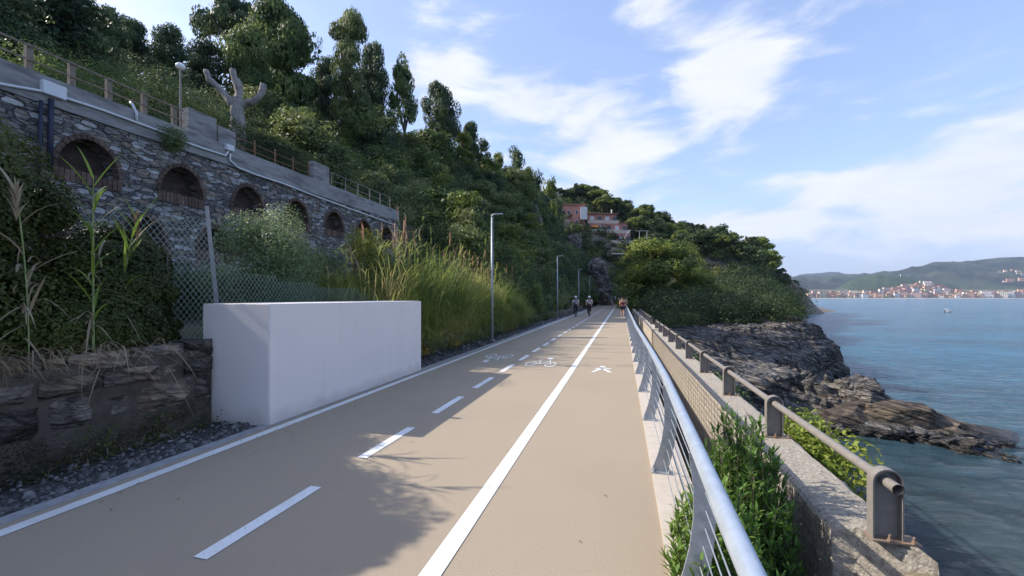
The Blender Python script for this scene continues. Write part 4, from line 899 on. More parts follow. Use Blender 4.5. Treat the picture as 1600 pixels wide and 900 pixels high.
for pl, rad in (([(372, 170), (362, 160), (350, 145), (338, 134), (328, 124), (323, 111)], [.22, .20, .14, .15, .11, .12]), ([(371, 162), (374, 145), (372, 130), (367, 120), (365, 109)], [.22, .17, .18, .14, .14]), ([(374, 168), (384, 162), (395, 160), (405, 152), (409, 142), (411, 131)], [.20, .15, .16, .13, .15, .13])):
    p_, r_ = dl(pl, rad); mb = MB(); mb.tube(*resamp(p_, r_), 14); gnarl(mb); mb.build('limb', m_dead, dt, smooth=True)

# ================================================================== SHRUB COVER
def frame_mask(x, y, lo=-250, hi=1850): px, d = cam_px(x, y); return (d > 2) & (px > lo) & (px < hi)
parts = []; sizes = []; pl2 = []; sl2 = []; ol = []; os_ = []
n = 4300; Yc = rng.uniform(3, 108, n); Uc = -rng.uniform(5.8, 40, n); xs_ = Uc + bend(Yc); zc = hill_z(Uc, Yc)
ok = frame_mask(xs_, Yc) & ~((Yc < 21.8) & (Uc > -17.8)) & ~((Yc < 27) & (Uc > -9)) & (-Uc < np.interp(Yc, RY, RU) + 3)
cnt = 0
for x, y, z, u in zip(xs_[ok], Yc[ok], zc[ok], Uc[ok]):
    d = float(cam_d(x, y)); r = random.choice((.45, .6, .8, 1.1, 1.5)) * (1 + d / 120); 
    if rng.random() < .18 * float(vnoise(x * .15, y * .15, 0, 61) > .6): continue
    rel = d / 100; sz = max(.07, .0046 * d) * random.uniform(.8, 1.2); nl = int(np.clip(11 * r * r / (sz * sz * .55), 60, 800))
    tgt = (parts, sizes) if .5 * vnoise(x * .11, y * .11, 0, 63) + .5 * rng.random() < .52 else (pl2, sl2)
    if rng.random() < .12: tgt = (ol, os_)
    tgt[0].append(clump((x, y, z + r * .3), (r, r, r * random.uniform(.7, 1.15)), nl, .75, .6, .5)); tgt[1].append(sz)
tag(leaf_obj('hillside_shrubs', parts, sizes, L_dark), 'dark evergreen scrub covering the steep hillside', 'shrubs', kind='stuff')
tag(leaf_obj('green_scrub', pl2, sl2, L_scrub), 'lighter green scrub scattered over the hillside', 'shrubs', kind='stuff')
tag(leaf_obj('grey_green_scrub', ol, os_, L_feather), 'pale grey green scrub patches on the hillside', 'shrubs', kind='stuff')
# separate larger shrubs standing out of the scrub
sk = [('rounded dark green shrub', L_dark), ('rounded olive green shrub', L_scrub), ('rounded bright green shrub', L_mid), ('rounded grey green shrub', L_feather), ('rounded yellowish shrub', L_pine)]
for _, m_ in sk: make_ = proto('bushy', m_, 3600, .055, 'slope_shrub')
cand = []
for i in range(700):
    px = rng.uniform(420, 905); y = rng.uniform(15, 92); u = -rng.uniform(8, 30); x = u + float(bend(y)); p_, d_ = cam_px(x, y)
    if (y < 23 and u > -18) or -u > float(np.interp(y, RY, RU)) - 1 or not (380 < p_ < 900): continue
    z = float(hill_z(np.array(u), np.array(y))); py = HZ - (z - EYE) * F / d_
    if all(math.hypot(p_ - c[0], py - c[1]) > 17 for c in cand) and py < 440: cand.append((float(p_), py, x, y, z, d_))
cand = sorted(cand)[:110]; co = {}
for p_, py, x, y, z, d_ in cand:
    k = int(rng.integers(0, 5)); band = 'high on' if py < 250 else ('halfway up' if py < 340 else 'low on'); co[(k, band)] = co.get((k, band), 0) + 1; n_o = co[(k, band)]
    w_ = rng.uniform(2.4, 4.6) * (1 + d_ / 130); tree(('bushy', sk[k][1].name, 3600, 'slope_shrub'), (x, y, z - .4), w_, w_ * rng.uniform(.65, 1.1), '%s %s the scrubby hillside, %s from the left' % (sk[k][0], band, '%d%s' % (n_o, 'th' if 10 <= n_o % 100 <= 20 else {1: 'st', 2: 'nd', 3: 'rd'}.get(n_o % 10, 'th'))), 'larger shrubs on the hillside', 'shrub')
# tall grass tufts on the slope behind
n = 9000; Yc = rng.uniform(8, 70, n); Uc = -rng.uniform(14, 33, n) * np.where(Yc > 24, rng.uniform(.45, 1, n), 1); z = hill_z(Uc, Yc); k = frame_mask(Uc, Yc) & (vnoise(Uc * .1, Yc * .1, 0, 90) > .5)
V1, F1 = blades_geo(np.c_[Uc[k], Yc[k], z[k]], dirs(k.sum(), .3), rng.uniform(.7, 1.9, k.sum()), rng.uniform(.05, .1, k.sum()), rng.uniform(.2, .9, k.sum()), 3)
tag(link('slope_grass', mesh_np('slope_grass', V1, F1, L_feather)), 'tall wild grass growing on the upper slope', 'grass', kind='stuff')

# hedge, terrace planting
def box_foliage(x0, x1, y0, y1, z0, z1, n, edge=.25):
    P = np.c_[rng.uniform(x0, x1, n), rng.uniform(y0, y1, n), rng.uniform(z0, z1, n)]
    face = rng.integers(0, 3, n); P[:, 2] = np.where(face == 0, z1 - rng.random(n) ** 2 * edge, P[:, 2]); P[:, 0] = np.where(face == 1, x1 - rng.random(n) ** 2 * edge, P[:, 0])
    P[:, 2] += fbm(P[:, 0] * 1.2, P[:, 1] * 1.2, 0, 3, 5) * .14 * (P[:, 2] - z0) / (z1 - z0); P[:, 0] += fbm(P[:, 1] * 1.3, P[:, 2] * 1.3, 0, 3, 6) * .3
    Nn = np.stack([(face == 1) * 1.0, np.zeros(n), (face == 0) * 1.0 + .2], 1) + .8 * unit(n); return P, Nn / np.linalg.norm(Nn, axis=1, keepdims=True)
tag(leaf_obj('hedge', [box_foliage(-14.6, -13.1, 9.6, 16.9, 6.3, 7.85, 24000)], .065, L_maquis), 'clipped green hedge on the terrace behind the iron fence', 'hedge')
parts = [clump((-12.7 - random.random() * .8, y, 6.35), (.35, .4, .2), 260, .3) for y in np.arange(9.5, 15, .45)] + [clump((-12.8 - random.random(), y, 6.4), (.45, .45, .25), 260, .3) for y in np.arange(7, 9, .4)]
tag(leaf_obj('orange_ground_cover', parts, .06, L_flower), 'orange flowering ground cover behind the wall fences', 'ground cover', kind='stuff')
for i, (y, X, r, h, m, lab) in enumerate(((3.6, -14.2, 1.3, 1.2, L_yell, 'yellowish shrub behind the wooden fence at the far left'), (5.8, -14.3, 1.0, 1.0, L_yell, 'yellow green shrub behind the wooden fence, right of the first'),
        (5.5, -17.5, 2.2, 2.0, L_olive, 'large shiny leaved shrub above the yellow shrubs'), (8.6, -18, 2.2, 1.7, L_mid, 'broad green shrub left of the globe lamp'), (2, -18, 2.4, 2.1, L_olive, 'shiny leaved shrub at the very top left'),
        (11.5, -19.5, 2.3, 1.8, L_mid, 'green shrub on the slope right of the globe lamp'), (10, -23, 3, 2.4, L_dark, 'dark rounded shrub high on the slope at the left'), (18.2, -15.2, 1.3, 1.2, L_mid, 'round bush right of the end of the hedge'), (19.5, -14, 1.0, 1.0, L_mid, 'bush behind the dark railing'))):
    z = float(hill_z(np.array(X), np.array(y))); C_ = []
    for k in range(14): a = random.random() * 6.28; rr = r * .65 * math.sqrt(random.random()); C_.append(clump((rr * math.cos(a), rr * math.sin(a), h * random.uniform(.25, .8)), (r * .38, r * .38, h * .33), 420, .4, .3))
    o = leaf_obj('shrub', C_, .1 if m is L_olive else .085, m, .6); o.location = (X, y, z); tag(o, lab, 'shrub', 'shrubs on the slope above the wall')
o = leaf_obj('hanging_bush', [clump((0, 0, 0), (.28, .42, .34), 1600, .2), clump((.1, -.1, -.25), (.2, .3, .25), 600, .2)], .05, L_scrub); o.location = onX(272, 215, -11.75); tag(o, 'straggly bush growing out of the top of the arcaded wall', 'bush')

# ================================================================== NEAR LEFT PLANTS
def ivy_mass(name, blobs, label, n_mul=1.0, m=L_ivy, leaf=.05, seed=0):
    t = empty(name, blobs[0][0]); P = []
    for c, r, n in blobs:
        c = np.array(c) - np.array(blobs[0][0]); P.append(clump(c, r, int(n * n_mul), .72, 0, .5))
        for _ in range(16):
            d = unit(1)[0]; d[2] = abs(d[2]) * .9 - .1; cc = c + d * np.array(r) * .95; P.append(clump(cc, np.array(r) * random.uniform(.16, .3), int(n * n_mul * .05), .3, 0))
    SZ = [leaf] * len(P)
    for c, r, n in blobs: P.append(clump(np.array(c) - np.array(blobs[0][0]), np.array(r) * .72, int(n * .16), .5, 0)); SZ.append(.15)  # added inner core of oversized leaves that stops sun leaking through
    leaf_obj('foliage', P, SZ, m, .75, t)
    mb = MB(); z0 = -blobs[0][0][2] + .9
    for i in range(9): a = random.random() * 6.28; mb.tube(limb_path((.2 * math.cos(a), .3 * math.sin(a), z0), (.5 * math.cos(a), .7 * math.sin(a), blobs[0][1][2] * .6), .12), [.03, .025, .02, .012, .005], 5)
    mb.build('stems', m_bark, t); tag(t, label, 'bush'); return t
ivy_mass('ivy_bush', [((-6.45, 2.45, 2.5), (.75, 1.05, 1.2), 20000), ((-6.6, .3, 2.2), (.9, 1.4, 1.2), 8000), ((-5.9, 2.3, 1.4), (.5, 1.1, .7), 9000)], 'tall dark ivy covered bush at the left edge above the stone wall', 1.5, L_ivy, .04)
ivy_mass('ivy_bush', [((-6.2, 3.85, 1.75), (.6, .70, .82), 15000), ((-5.8, 3.5, 1.2), (.42, .85, .5), 8000)], 'rounded dark bush between the ivy bush and the chain link fence', 1.5, L_ivy, .038)
# unseen shrub added left of the frame to cast ragged shade near the camera
ivy_mass('ivy_bush', [((-6.3, -1.9, 2.1), (.8, 1.2, 1.25), 7000)], 'unseen ivy bush added left of the frame for its shade')
# dry stems hanging over the wall
def stems(n, x, y0, y1, z, tilt, ln, wd, droop):
    base = np.c_[x + rng.normal(size=n) * .08, rng.uniform(y0, y1, n), z + rng.random(n) * .1]; d = dirs(n, tilt); d[:, 0] = np.abs(d[:, 0]) + .25; d /= np.linalg.norm(d, axis=1, keepdims=True)
    return blades_geo(base, d, rng.uniform(*ln, n), rng.uniform(*wd, n), rng.uniform(*droop, n), 5)
V1, F1 = joinVF([stems(330, -5.46, .6, 4.0, 1.0, .8, (.2, .6), (.008, .022), (1.0, 2.2)), stems(120, -5.5, -3, 2.4, 1.0, .8, (.2, .6), (.006, .02), (.6, 1.6)), stems(260, -5.14, -2, 3.9, .0, 1.0, (.1, .28), (.006, .012), (.2, 1.2))])
tag(link('dry_grass', mesh_np('dry_grass', V1, F1, L_straw)), 'dry grass and dead stems hanging over the low stone wall', 'grass', kind='stuff')
V1, F1 = joinVF([stems(260, -5.2, -3, 4.0, -.02, 1.2, (.1, .35), (.006, .015), (.2, 1.2))])
cy = rng.uniform(-3, 4.2, 60)[rng.integers(0, 60, 5000)]; V2, F2 = leaves(np.c_[rng.normal(-5.10, .06, 5000), cy + rng.normal(size=5000) * .09, rng.random(5000) ** 1.6 * (.1 + .3 * vnoise(cy * 3, 0, 0, 8))], unit(5000), .03, .6)
V1, F1 = V1, F1; tag(link('wall_foot_weeds', mesh_np('w', *joinVF([(V2, F2)]), L_ivy)), 'low dark weeds at the foot of the stone wall', 'weeds', kind='stuff')
bx_, nz_ = [], []
P = [clump((-5.17 + random.uniform(-.06, .05), y, random.uniform(.02, .3)), (.1, .16, random.uniform(.08, .25)), 150, .2, .3) for y in np.arange(-2, 4.2, .14)]
tag(leaf_obj('dead_leaf_litter', P, .028, leafmat('brown_litter', [(.03, .024, .016), (.075, .06, .04), (.13, .11, .07)], .2), .5), 'brown dead plant litter heaped at the foot of the low stone wall', 'leaf litter', kind='stuff')
n = 420; ly = rng.uniform(.8, 26, n); lx = np.where(rng.random(n) < .8, -4.3 + np.abs(rng.normal(size=n)) * .35, rng.uniform(-4, .2, n)); up_ = np.c_[rng.normal(size=(n, 2)) * .25, np.ones(n)]; up_ /= np.linalg.norm(up_, axis=1, keepdims=True)
tag(link('fallen_leaves', mesh_np('fallen_leaves', *leaves(np.c_[lx, ly, np.full(n, .012)], up_, .03, .45), L_straw)), 'scattered dry leaves and bits on the path edge', 'leaves', kind='stuff')
# giant cane
def cane(loc, h, lab, m=L_bright, plume=False, lean=(0, 0)):
    t = empty('giant_cane', loc); mb = MB(); mb.tube([(lean[0] * k_ * k_, lean[1] * k_ * k_, h * k_) for k_ in np.linspace(0, 1, 8)], [.011, .011, .01, .01, .009, .007, .005, .003] if m is L_bright else [.006] * 8, 7); mb.build('stem', mat('cane_stem', (.16, .22, .07), (.28, .32, .14), 8, .6) if 'cane_stem' not in bpy.data.materials else bpy.data.materials['cane_stem'], t)
    nn = 18 if m is L_bright else 5; b = np.array([[lean[0] * k_ * k_, lean[1] * k_ * k_, h * k_] for k_ in np.linspace(.25, 1, nn)]); a = np.arange(nn) * 2.4; dd = np.stack([np.cos(a) * .45, np.sin(a) * .45, np.full(nn, .9)], 1); dd /= np.linalg.norm(dd, axis=1, keepdims=True)
    link('leaf', mesh_np('leaf', *blades_geo(b, dd, np.full(nn, .5), np.full(nn, .035), rng.uniform(.1, .9, nn), 5), m), t)
    nd = 22; b = np.c_[rng.normal(0, .03, nd), rng.normal(0, .05, nd), rng.uniform(.1, h * .6, nd)]; dd = dirs(nd, 1.0); link('dry_leaf', mesh_np('dry', *blades_geo(b, dd, rng.uniform(.25, .6, nd), rng.uniform(.012, .03, nd), rng.uniform(.8, 2.2, nd), 5), L_straw), t)
    if plume:
        pb = np.array([[lean[0], lean[1], h]] * 60) - np.c_[np.zeros(60), np.zeros(60), rng.random(60) * .25]; link('plume', mesh_np('plume', *blades_geo(pb, dirs(60, .18), rng.uniform(.1, .25, 60), np.full(60, .02), np.full(60, .3), 3), L_straw), t)
    return tag(t, lab, 'cane')
cane((-5.4, 3.2, .9), 2.0, 'green giant cane stalk rising in front of the dark bushes')
cane((-5.4, 2.7, 1.1), 1.5, 'dry cane with a beige seed plume at the left', L_straw, True, (.03, -.1))
cane((-5.7, 3.65, 1.4), 1.15, 'cane with a small reddish plume above the rounded bush', L_bright, True, (.1, .1))

# big silvery shrub behind the box and neighbours
def big_shrub(name, c, r, h, n, m, leaf, lab, cat='shrub', nc=26, lobes=.40):
    t = empty(name, c); P = []
    for i in range(nc):
        a = random.random() * 6.28; k_ = random.random(); rr = math.sqrt(random.random()) * .7; z = h * random.uniform(.15, .85); f = math.sin(min(1, (1.08 - z / h) * 1.7) * math.pi / 2)
        P.append(clump((r[0] * rr * f * math.cos(a), r[1] * rr * f * math.sin(a), z), (r[0] * lobes, r[1] * lobes, h * .22), n // nc, .3, .2))
    leaf_obj('foliage', P, leaf, m, .45, t); mb = MB()
    for i in range(8): a = i * .8; mb.tube(limb_path((0, 0, -.3), (r[0] * .5 * math.cos(a), r[1] * .5 * math.sin(a), h * .75), .06), [.035, .028, .02, .012, .005], 5)
    mb.build('stems', m_bark, t); return tag(t, lab, cat)
def shr(px, pytop, X, wpx, n, m, leaf, lab, z0=1.0, name='shrub', depthr=None, **k):
    q = onX(px, pytop, X); d = cam_d(q.x, q.y); r = wpx / 2 / F * d / .8; return big_shrub(name, (q.x, q.y, z0), (depthr or r * .7, r), q.z - z0, n, m, leaf, lab, **k)
shr(432, 325, -7.3, 180, 32000, L_olive, .055, 'large silvery leaved shrub behind the white box')
shr(360, 395, -7.2, 90, 5000, L_olive, .06, 'small silvery shrub against the leaning fence post')
shr(500, 385, -8.4, 90, 6000, L_olive, .065, 'silvery shrub between the large one and the reeds')
shr(575, 350, -7.8, 150, 16000, L_yell, .07, 'yellow green leafy bush left of the tall reeds')
shr(265, 400, -8.6, 130, 6000, L_dark, .07, 'dark bush seen through the chain link fence')
shr(330, 420, -9.5, 120, 5000, L_dark, .07, 'dark bush below the lower arches')
# reed bed along the path
def reed_zone(n, X0, X1, y0, y1, hfun, wd, tilt=.28, droop=(.3, 1.1)):
    y = rng.uniform(y0, y1, n); x = rng.uniform(X0, X1, n); h = hfun(y, x) * rng.uniform(.6, 1.05, n); b = np.c_[x, y, np.full(n, .15)]
    nz = rng.uniform(0, .55, n); b[:, 2] += nz * h; dd = dirs(n, tilt); dd[:, 0] += .12; dd /= np.linalg.norm(dd, axis=1, keepdims=True)
    return blades_geo(b, dd, h * (1 - nz) * rng.uniform(.8, 1.1, n), rng.uniform(*wd, n), rng.uniform(*droop, n), 4)
HF = lambda y, x: np.interp(y, [8.5, 9.6, 12, 15, 18, 22, 26], [2.0, 3.2, 3.35, 3.1, 2.9, 2.6, 1.4]) * (1 - .45 * smooth(-5.6, -4.9, x)) * (1 + .22 * fbm(y * .9, x * .9, 0, 2, 12))
V1, F1 = joinVF([reed_zone(17000, -8.2, -5.0, 9.0, 24.5, HF, (.018, .036), .30, (.3, 1.4)), reed_zone(3000, -9.5, -7.5, 8.0, 21, lambda y, x: 2.9 + 0 * y, (.02, .035))])
ST = []
for i in range(230):
    y = random.uniform(9.0, 23); x = random.uniform(-7.8, -5.5); h = float(HF(np.array(y), np.array(x))) * random.uniform(.85, 1.12); k = 15; tl = np.array([random.gauss(.03, .1), random.gauss(0, .12), 1]); tl /= np.linalg.norm(tl); tt = rng.uniform(.35, 1, k); b = np.array([x, y, 0]) + tl * (h * tt)[:, None]
    dd = dirs(k, .75); dd[:, 2] = np.abs(dd[:, 2]) + .25; dd /= np.linalg.norm(dd, axis=1, keepdims=True); ST.append(blades_geo(b, dd, rng.uniform(.3, .6, k), np.full(k, .034), rng.uniform(.3, 1.6, k), 4)); ST.append(blades_geo(np.array([[x, y, 0.]]), tl[None], np.array([h]), np.array([.022]), np.array([.02]), 3))
V1, F1 = joinVF([(V1, F1)] + ST)
rb = link('reed_bed', mesh_np('reed_bed', V1, F1, L_reed)); tag(rb, 'tall sunlit yellow green reeds growing along the left of the path', 'reeds', kind='stuff')
n = 46; y = rng.uniform(9.3, 22, n); x = rng.uniform(-7.6, -5.6, n); PV = []
for i in range(n):
    h = float(HF(np.array(y[i]), np.array(x[i]))) * rng.uniform(.98, 1.18); k = 26; b = np.tile([x[i], y[i], h - .25], (k, 1)) + np.c_[np.zeros((k, 2)), rng.random(k) * .35]; tl = np.array([rng.normal() * .35, rng.normal() * .45 - .05, 1]); dd = dirs(k, .14) + tl; dd /= np.linalg.norm(dd, axis=1, keepdims=True)
    PV.append(blades_geo(b, dd, rng.uniform(.12, .3, k), np.full(k, .016), np.full(k, .4), 3)); PV.append(blades_geo(np.array([[x[i], y[i], h - 1.2]]), tl[None] / np.linalg.norm(tl), np.array([1.3]), np.array([.012]), np.array([.05]), 3))
pl_ = link('plume', mesh_np('plume', *joinVF(PV), L_plume)); pl_.parent = rb; pl_['kind'] = 'stuff'
# low stuff under the reeds
P = [clump((-5.05 - random.random() * .5, y, .25), (.32, .4, random.uniform(.25, .55)), 260, .3, .4) for y in np.arange(8.9, 34, .33)]
tag(leaf_obj('verge_undergrowth', P, .055, L_scrub), 'low scrubby undergrowth at the edge of the path below the reeds', 'undergrowth', kind='stuff')
P = [clump((-4.98 + random.uniform(-.1, .1), y, .22), (.14, .18, random.uniform(.12, .3)), 110, .2, .4) for y in (9.1, 9.4, 10.2, 12.1, 16, 18.3, 19)]
tag(leaf_obj('rusty_weeds', P, .04, L_flower), 'brownish orange dried weeds at the foot of the reeds', 'weeds', kind='stuff')
# darker bushes after the reeds, and the sunlit round bush behind the first lamp
for px, pt, X, wp, m, lab in ((770, 378, -9.5, 90, L_yell, 'sunlit yellow green bush behind the first street lamp'), (720, 390, -9.8, 70, L_mid, 'green bush left of the sunlit one behind the reeds'), (852, 412, -6.4, 70, L_dark, 'dark bush at the right end of the reeds'),
        (836, 440, -5.7, 40, L_mid, 'smaller green bush low at the right end of the reeds'), (668, 372, -10.5, 90, L_scrub, 'scrubby bush behind the reddish plumes'), (872, 440, -6.2, 46, L_dark, 'dark bush under the second street lamp'), (893, 448, -6.4, 40, L_scrub, 'scrubby bush beyond the second street lamp')):
    q = onX(px, pt, X); shr(px, pt, X, wp, 6000, m, .075 + .0022 * cam_d(q.x, q.y), lab, z0=.3, name='bush', cat='bush')

# ================================================================== RIGHT PLANTS
def spiky_bush(name, loc, r, h, nst, lab, m, leaf=.085, z0=0.):
    t = empty(name, loc); mb = MB(); PV = []
    for i in range(nst):
        a = random.random() * 6.28; rr = math.sqrt(random.random()); tip = np.array([r[0] * rr * math.cos(a), r[1] * rr * math.sin(a), h * (1.02 - .4 * rr * rr) * random.uniform(.8, 1.08)]); b = np.array([tip[0] * .35, tip[1] * .45, z0])
        mb.tube([tuple(b), tuple((b + tip) / 2 + [0, 0, -.03]), tuple(tip)], [.006, .005, .002], 4, cap=False)
        k = 46; tt = rng.uniform(.3, 1.0, k) ** .7; base = b + (tip - b) * tt[:, None]; dd = unit(k) * .9; dd[:, 2] = np.abs(dd[:, 2]) + .55; dd /= np.linalg.norm(dd, axis=1, keepdims=True)
        PV.append(blades_geo(base, dd, rng.uniform(.6, 1.1, k) * leaf, np.full(k, leaf * .3), rng.uniform(0, .4, k), 2))
    mb.build('stems', m_bark, t); link('foliage', mesh_np('f', *joinVF(PV), m), t); return tag(t, lab, 'bush')
L_green = leafmat('fresh_green_leaf', [(.055, .12, .02), (.10, .20, .035), (.20, .30, .06)], .35)
spiky_bush('green_bush', (.88, 3.62, -1.1), (.37, .62), 1.76, 300, 'fresh green leafy bush growing up between railing and parapet', L_green)
spiky_bush('green_bush', (.55, 2.75, -.6), (.30, .55), 1.1, 120, 'green bush poking out through the railing cables over the kerb', L_green)
spiky_bush('green_bush', (.85, 2.4, -1.2), (.25, .4), .75, 40, 'low green bush at the bottom below the broken parapet end', L_green)
spiky_bush('green_bush', (.85, 5.2, -1.1), (.14, .5), .95, 18, 'thin green weed in the gully beyond the big bush', L_green)
o = big_shrub('pittosporum_bush', (2.2, 5.6, -1.7), (.5, 1.6), 1.95, 12000, L_pitto, .07, 'yellow green leafy bush just outside the parapet by the sea', 'bush', nc=30, lobes=.33)
o = big_shrub('pittosporum_bush', (2.15, 10.2, -1.6), (.4, 1.9), 1.55, 5000, L_mid, .07, 'green bush hanging outside the parapet further along', 'bush', nc=24)
o = big_shrub('pittosporum_bush', (2.2, 14.5, -1.6), (.4, 1.9), 1.45, 4000, L_mid, .08, 'third green bush outside the parapet before the pier', 'bush', nc=24)

# ================================================================== MID RIGHT: big pine, dark maquis on the rock
def shore_at(x, y): return float(shore_z(np.array(x), np.array(y)))
PN = 'pines right of the bend'
q = W(1030, 470, 62); bp = make_tree('bushy', L_pine, 30000, .03, 'big_pine'); bp.location = (q.x, q.y, -1.5); bp.scale = (13.5, 12, 11.6); tag(bp, 'broad sunlit yellow green pine right of the far end of the path', 'pine tree', PN)
bp2 = copy_tree(bp); q = W(1000, 470, 70); bp2.location = (q.x, q.y, -1); bp2.scale = (9, 9, 8.6); bp2.rotation_euler = (0, 0, 2); bp2['label'] = 'lower pine nestling left of the broad sunlit pine'
bp3 = copy_tree(bp); q = W(1085, 470, 66); bp3.location = (q.x, q.y, -2); bp3.scale = (10, 10, 8.2); bp3.rotation_euler = (0, 0, 4); bp3['label'] = 'lower pine nestling right of the broad sunlit pine'
parts = []; sizes = []; pp = []; ps = []
n = 3000; c0 = 0
for i in range(n):
    px = rng.uniform(985, 1236); d = rng.uniform(38, 125); q = W(px, 464, d)
    if q.x < 3.2 + float(bend(q.y)): continue
    z = shore_at(q.x, q.y)
    if q.y < 73 and q.x < 33: z = float(shore_z(np.array(q.x), np.array(q.y), True))
    if z < -4.0: continue
    yy = HZ - (z - EYE) * F / d
    lim = 506 if px > 1110 else 506 + (1110 - px) * .10
    if yy > lim: continue
    r = random.choice((.5, .9, 1.3, 2.2)) * (1 + d / 140); sz = max(.12, .0042 * d); tg = (parts, sizes) if vnoise(q.x * .1, q.y * .1, 0, 7) < .74 else (pp, ps)
    tg[0].append(clump((q.x, q.y, z + r * .35), (r, r, r * .9), int(np.clip(9 * r * r / (sz * sz * .55), 60, 300)), .5, .5)); tg[1].append(sz)
tag(leaf_obj('shore_maquis', parts, sizes, L_maquis), 'dark maquis scrub covering the rocks right of the path', 'shrubs', kind='stuff')
tag(leaf_obj('shore_scrub', pp, ps, L_scrub), 'grey green scrub among the dark maquis above the rocks', 'shrubs', kind='stuff')

# headland wood: individual pines plus low mass
parts = []; sizes = []; pp = []; ps = []
for i in range(2300):
    px = rng.uniform(868, 1262); d = rng.uniform(105, 235); q = W(px, 464, d); z = shore_at(q.x, q.y)
    if z < .5: continue
    if q.y < 128 and abs(q.x - (float(bend(q.y)) - 2)) < 8: continue
    if 876 < px < 984 and 120 < d < 141 and HZ - (z - EYE) * F / d < 350: continue
    bare = float(vnoise(q.x * .05, q.y * .05, 0, 77)) > .66 and px > 1170
    if bare and rng.random() < .75: continue
    r = random.choice((1.3, 1.9, 2.6)); sz = .0040 * d; tg = (parts, sizes) if rng.random() < .75 else (pp, ps)
    tg[0].append(clump((q.x, q.y, z + r * .3), (r, r, r * .7), int(np.clip(8 * r * r / (sz * sz * .55), 50, 190)), .5, .5)); tg[1].append(sz)
tag(leaf_obj('headland_wood', parts, sizes, L_maquis), 'dark pine wood undergrowth covering the headland', 'wood', kind='stuff')
tag(leaf_obj('headland_scrub', pp, ps, L_pine), 'lighter green scrub covering the headland', 'shrubs', kind='stuff')
kinds = [('pine', L_scrub), ('umbrella', L_pine), ('pine', L_maquis), ('umbrella', L_maquis), ('bushy', L_dark)]
kn = {'pine': 'pine_tree', 'umbrella': 'umbrella_pine', 'bushy': 'leafy_tree', 'cypress': 'cypress_tree'}
ks = [proto(k, m, 2600, .075, kn[k]) for k, m in kinds]; kc = proto('cypress', L_maquis, 1600, .09, 'cypress_tree')
spots = []
for i, px in enumerate(np.linspace(876, 1240, 40)):            # skyline row
    spots.append((px + rng.uniform(-3, 3), float(np.interp(px, [870, 905, 960, 1010, 1060, 1110, 1160, 1205, 1240], [168, 172, 180, 188, 194, 198, 206, 211, 215])), 's'))
for i in range(130): spots.append((rng.uniform(900, 1235), rng.uniform(122, 195), 'm'))
spots.sort(); tot = {}; made = []
sky_y = lambda px: float(np.interp(px, [870, 900, 925, 960, 1000, 1060, 1110, 1160, 1185, 1210, 1230, 1245], [300, 291, 305, 322, 335, 350, 362, 378, 392, 405, 425, 440]))
for px, d, typ in spots:
    q = W(px, 464, d); z = shore_at(q.x, q.y)
    if z < 1.5: continue
    pyb = HZ - (z - EYE) * F / d
    if typ == 'm' and ((868 < px < 990 and d < 155) or (880 < px < 985 and pyb < 400 and d < 160)): continue
    h = rng.uniform(6, 9.5)
    if typ == 's': h = float(np.clip(EYE + (HZ - sky_y(px) - rng.uniform(-7, 5)) / F * d - z, 4.5, 11))
    ki = int(rng.integers(0, 5)); w_ = h * rng.uniform(.85, 1.25); made.append((px, ki, typ, q, z, h, w_))
words = ['pointed sunlit pine', 'flat topped sunlit pine', 'pointed dark pine', 'flat topped dark pine', 'round leafy tree']
cnt = {}
def ordw(n): return '%d%s' % (n, 'th' if 10 <= n % 100 <= 20 else {1: 'st', 2: 'nd', 3: 'rd'}.get(n % 10, 'th'))
for px, ki, typ, q, z, h, w_ in made:
    cnt[(ki, typ)] = cnt.get((ki, typ), 0) + 1
    tree(ks[ki], (q.x, q.y, z - .3), w_, h, '%s %s, the %s such tree from the left' % (words[ki], 'on the headland skyline' if typ == 's' else 'on the wooded headland slope', ordw(cnt[(ki, typ)])), 'trees on the headland skyline' if typ == 's' else 'trees on the headland slope')
for px, d, yt, lab in ((1019, 183, 318, 'tall dark cypress on the skyline above the pergola'), (1121, 190, 352, 'pointed cypress halfway along the headland skyline'), (1166, 198, 368, 'small pointed cypress near the right of the skyline'), (1014, 178, 330, 'shorter cypress beside the tall one')):
    q = W(px, yt, d); z = shore_at(q.x, q.y); tree(kc, (q.x, q.y, z), 4.0, max(q.z - z, 5), lab, 'cypresses on the headland')
# leaning pine near the tip
q = W(1180, 425, 150); z = shore_at(q.x, q.y)
tree(ks[1], (q.x, q.y, z), 12, 13, 'leaning umbrella pine with a bare pale trunk near the headland tip', 'cypresses on the headland' if 0 else None)

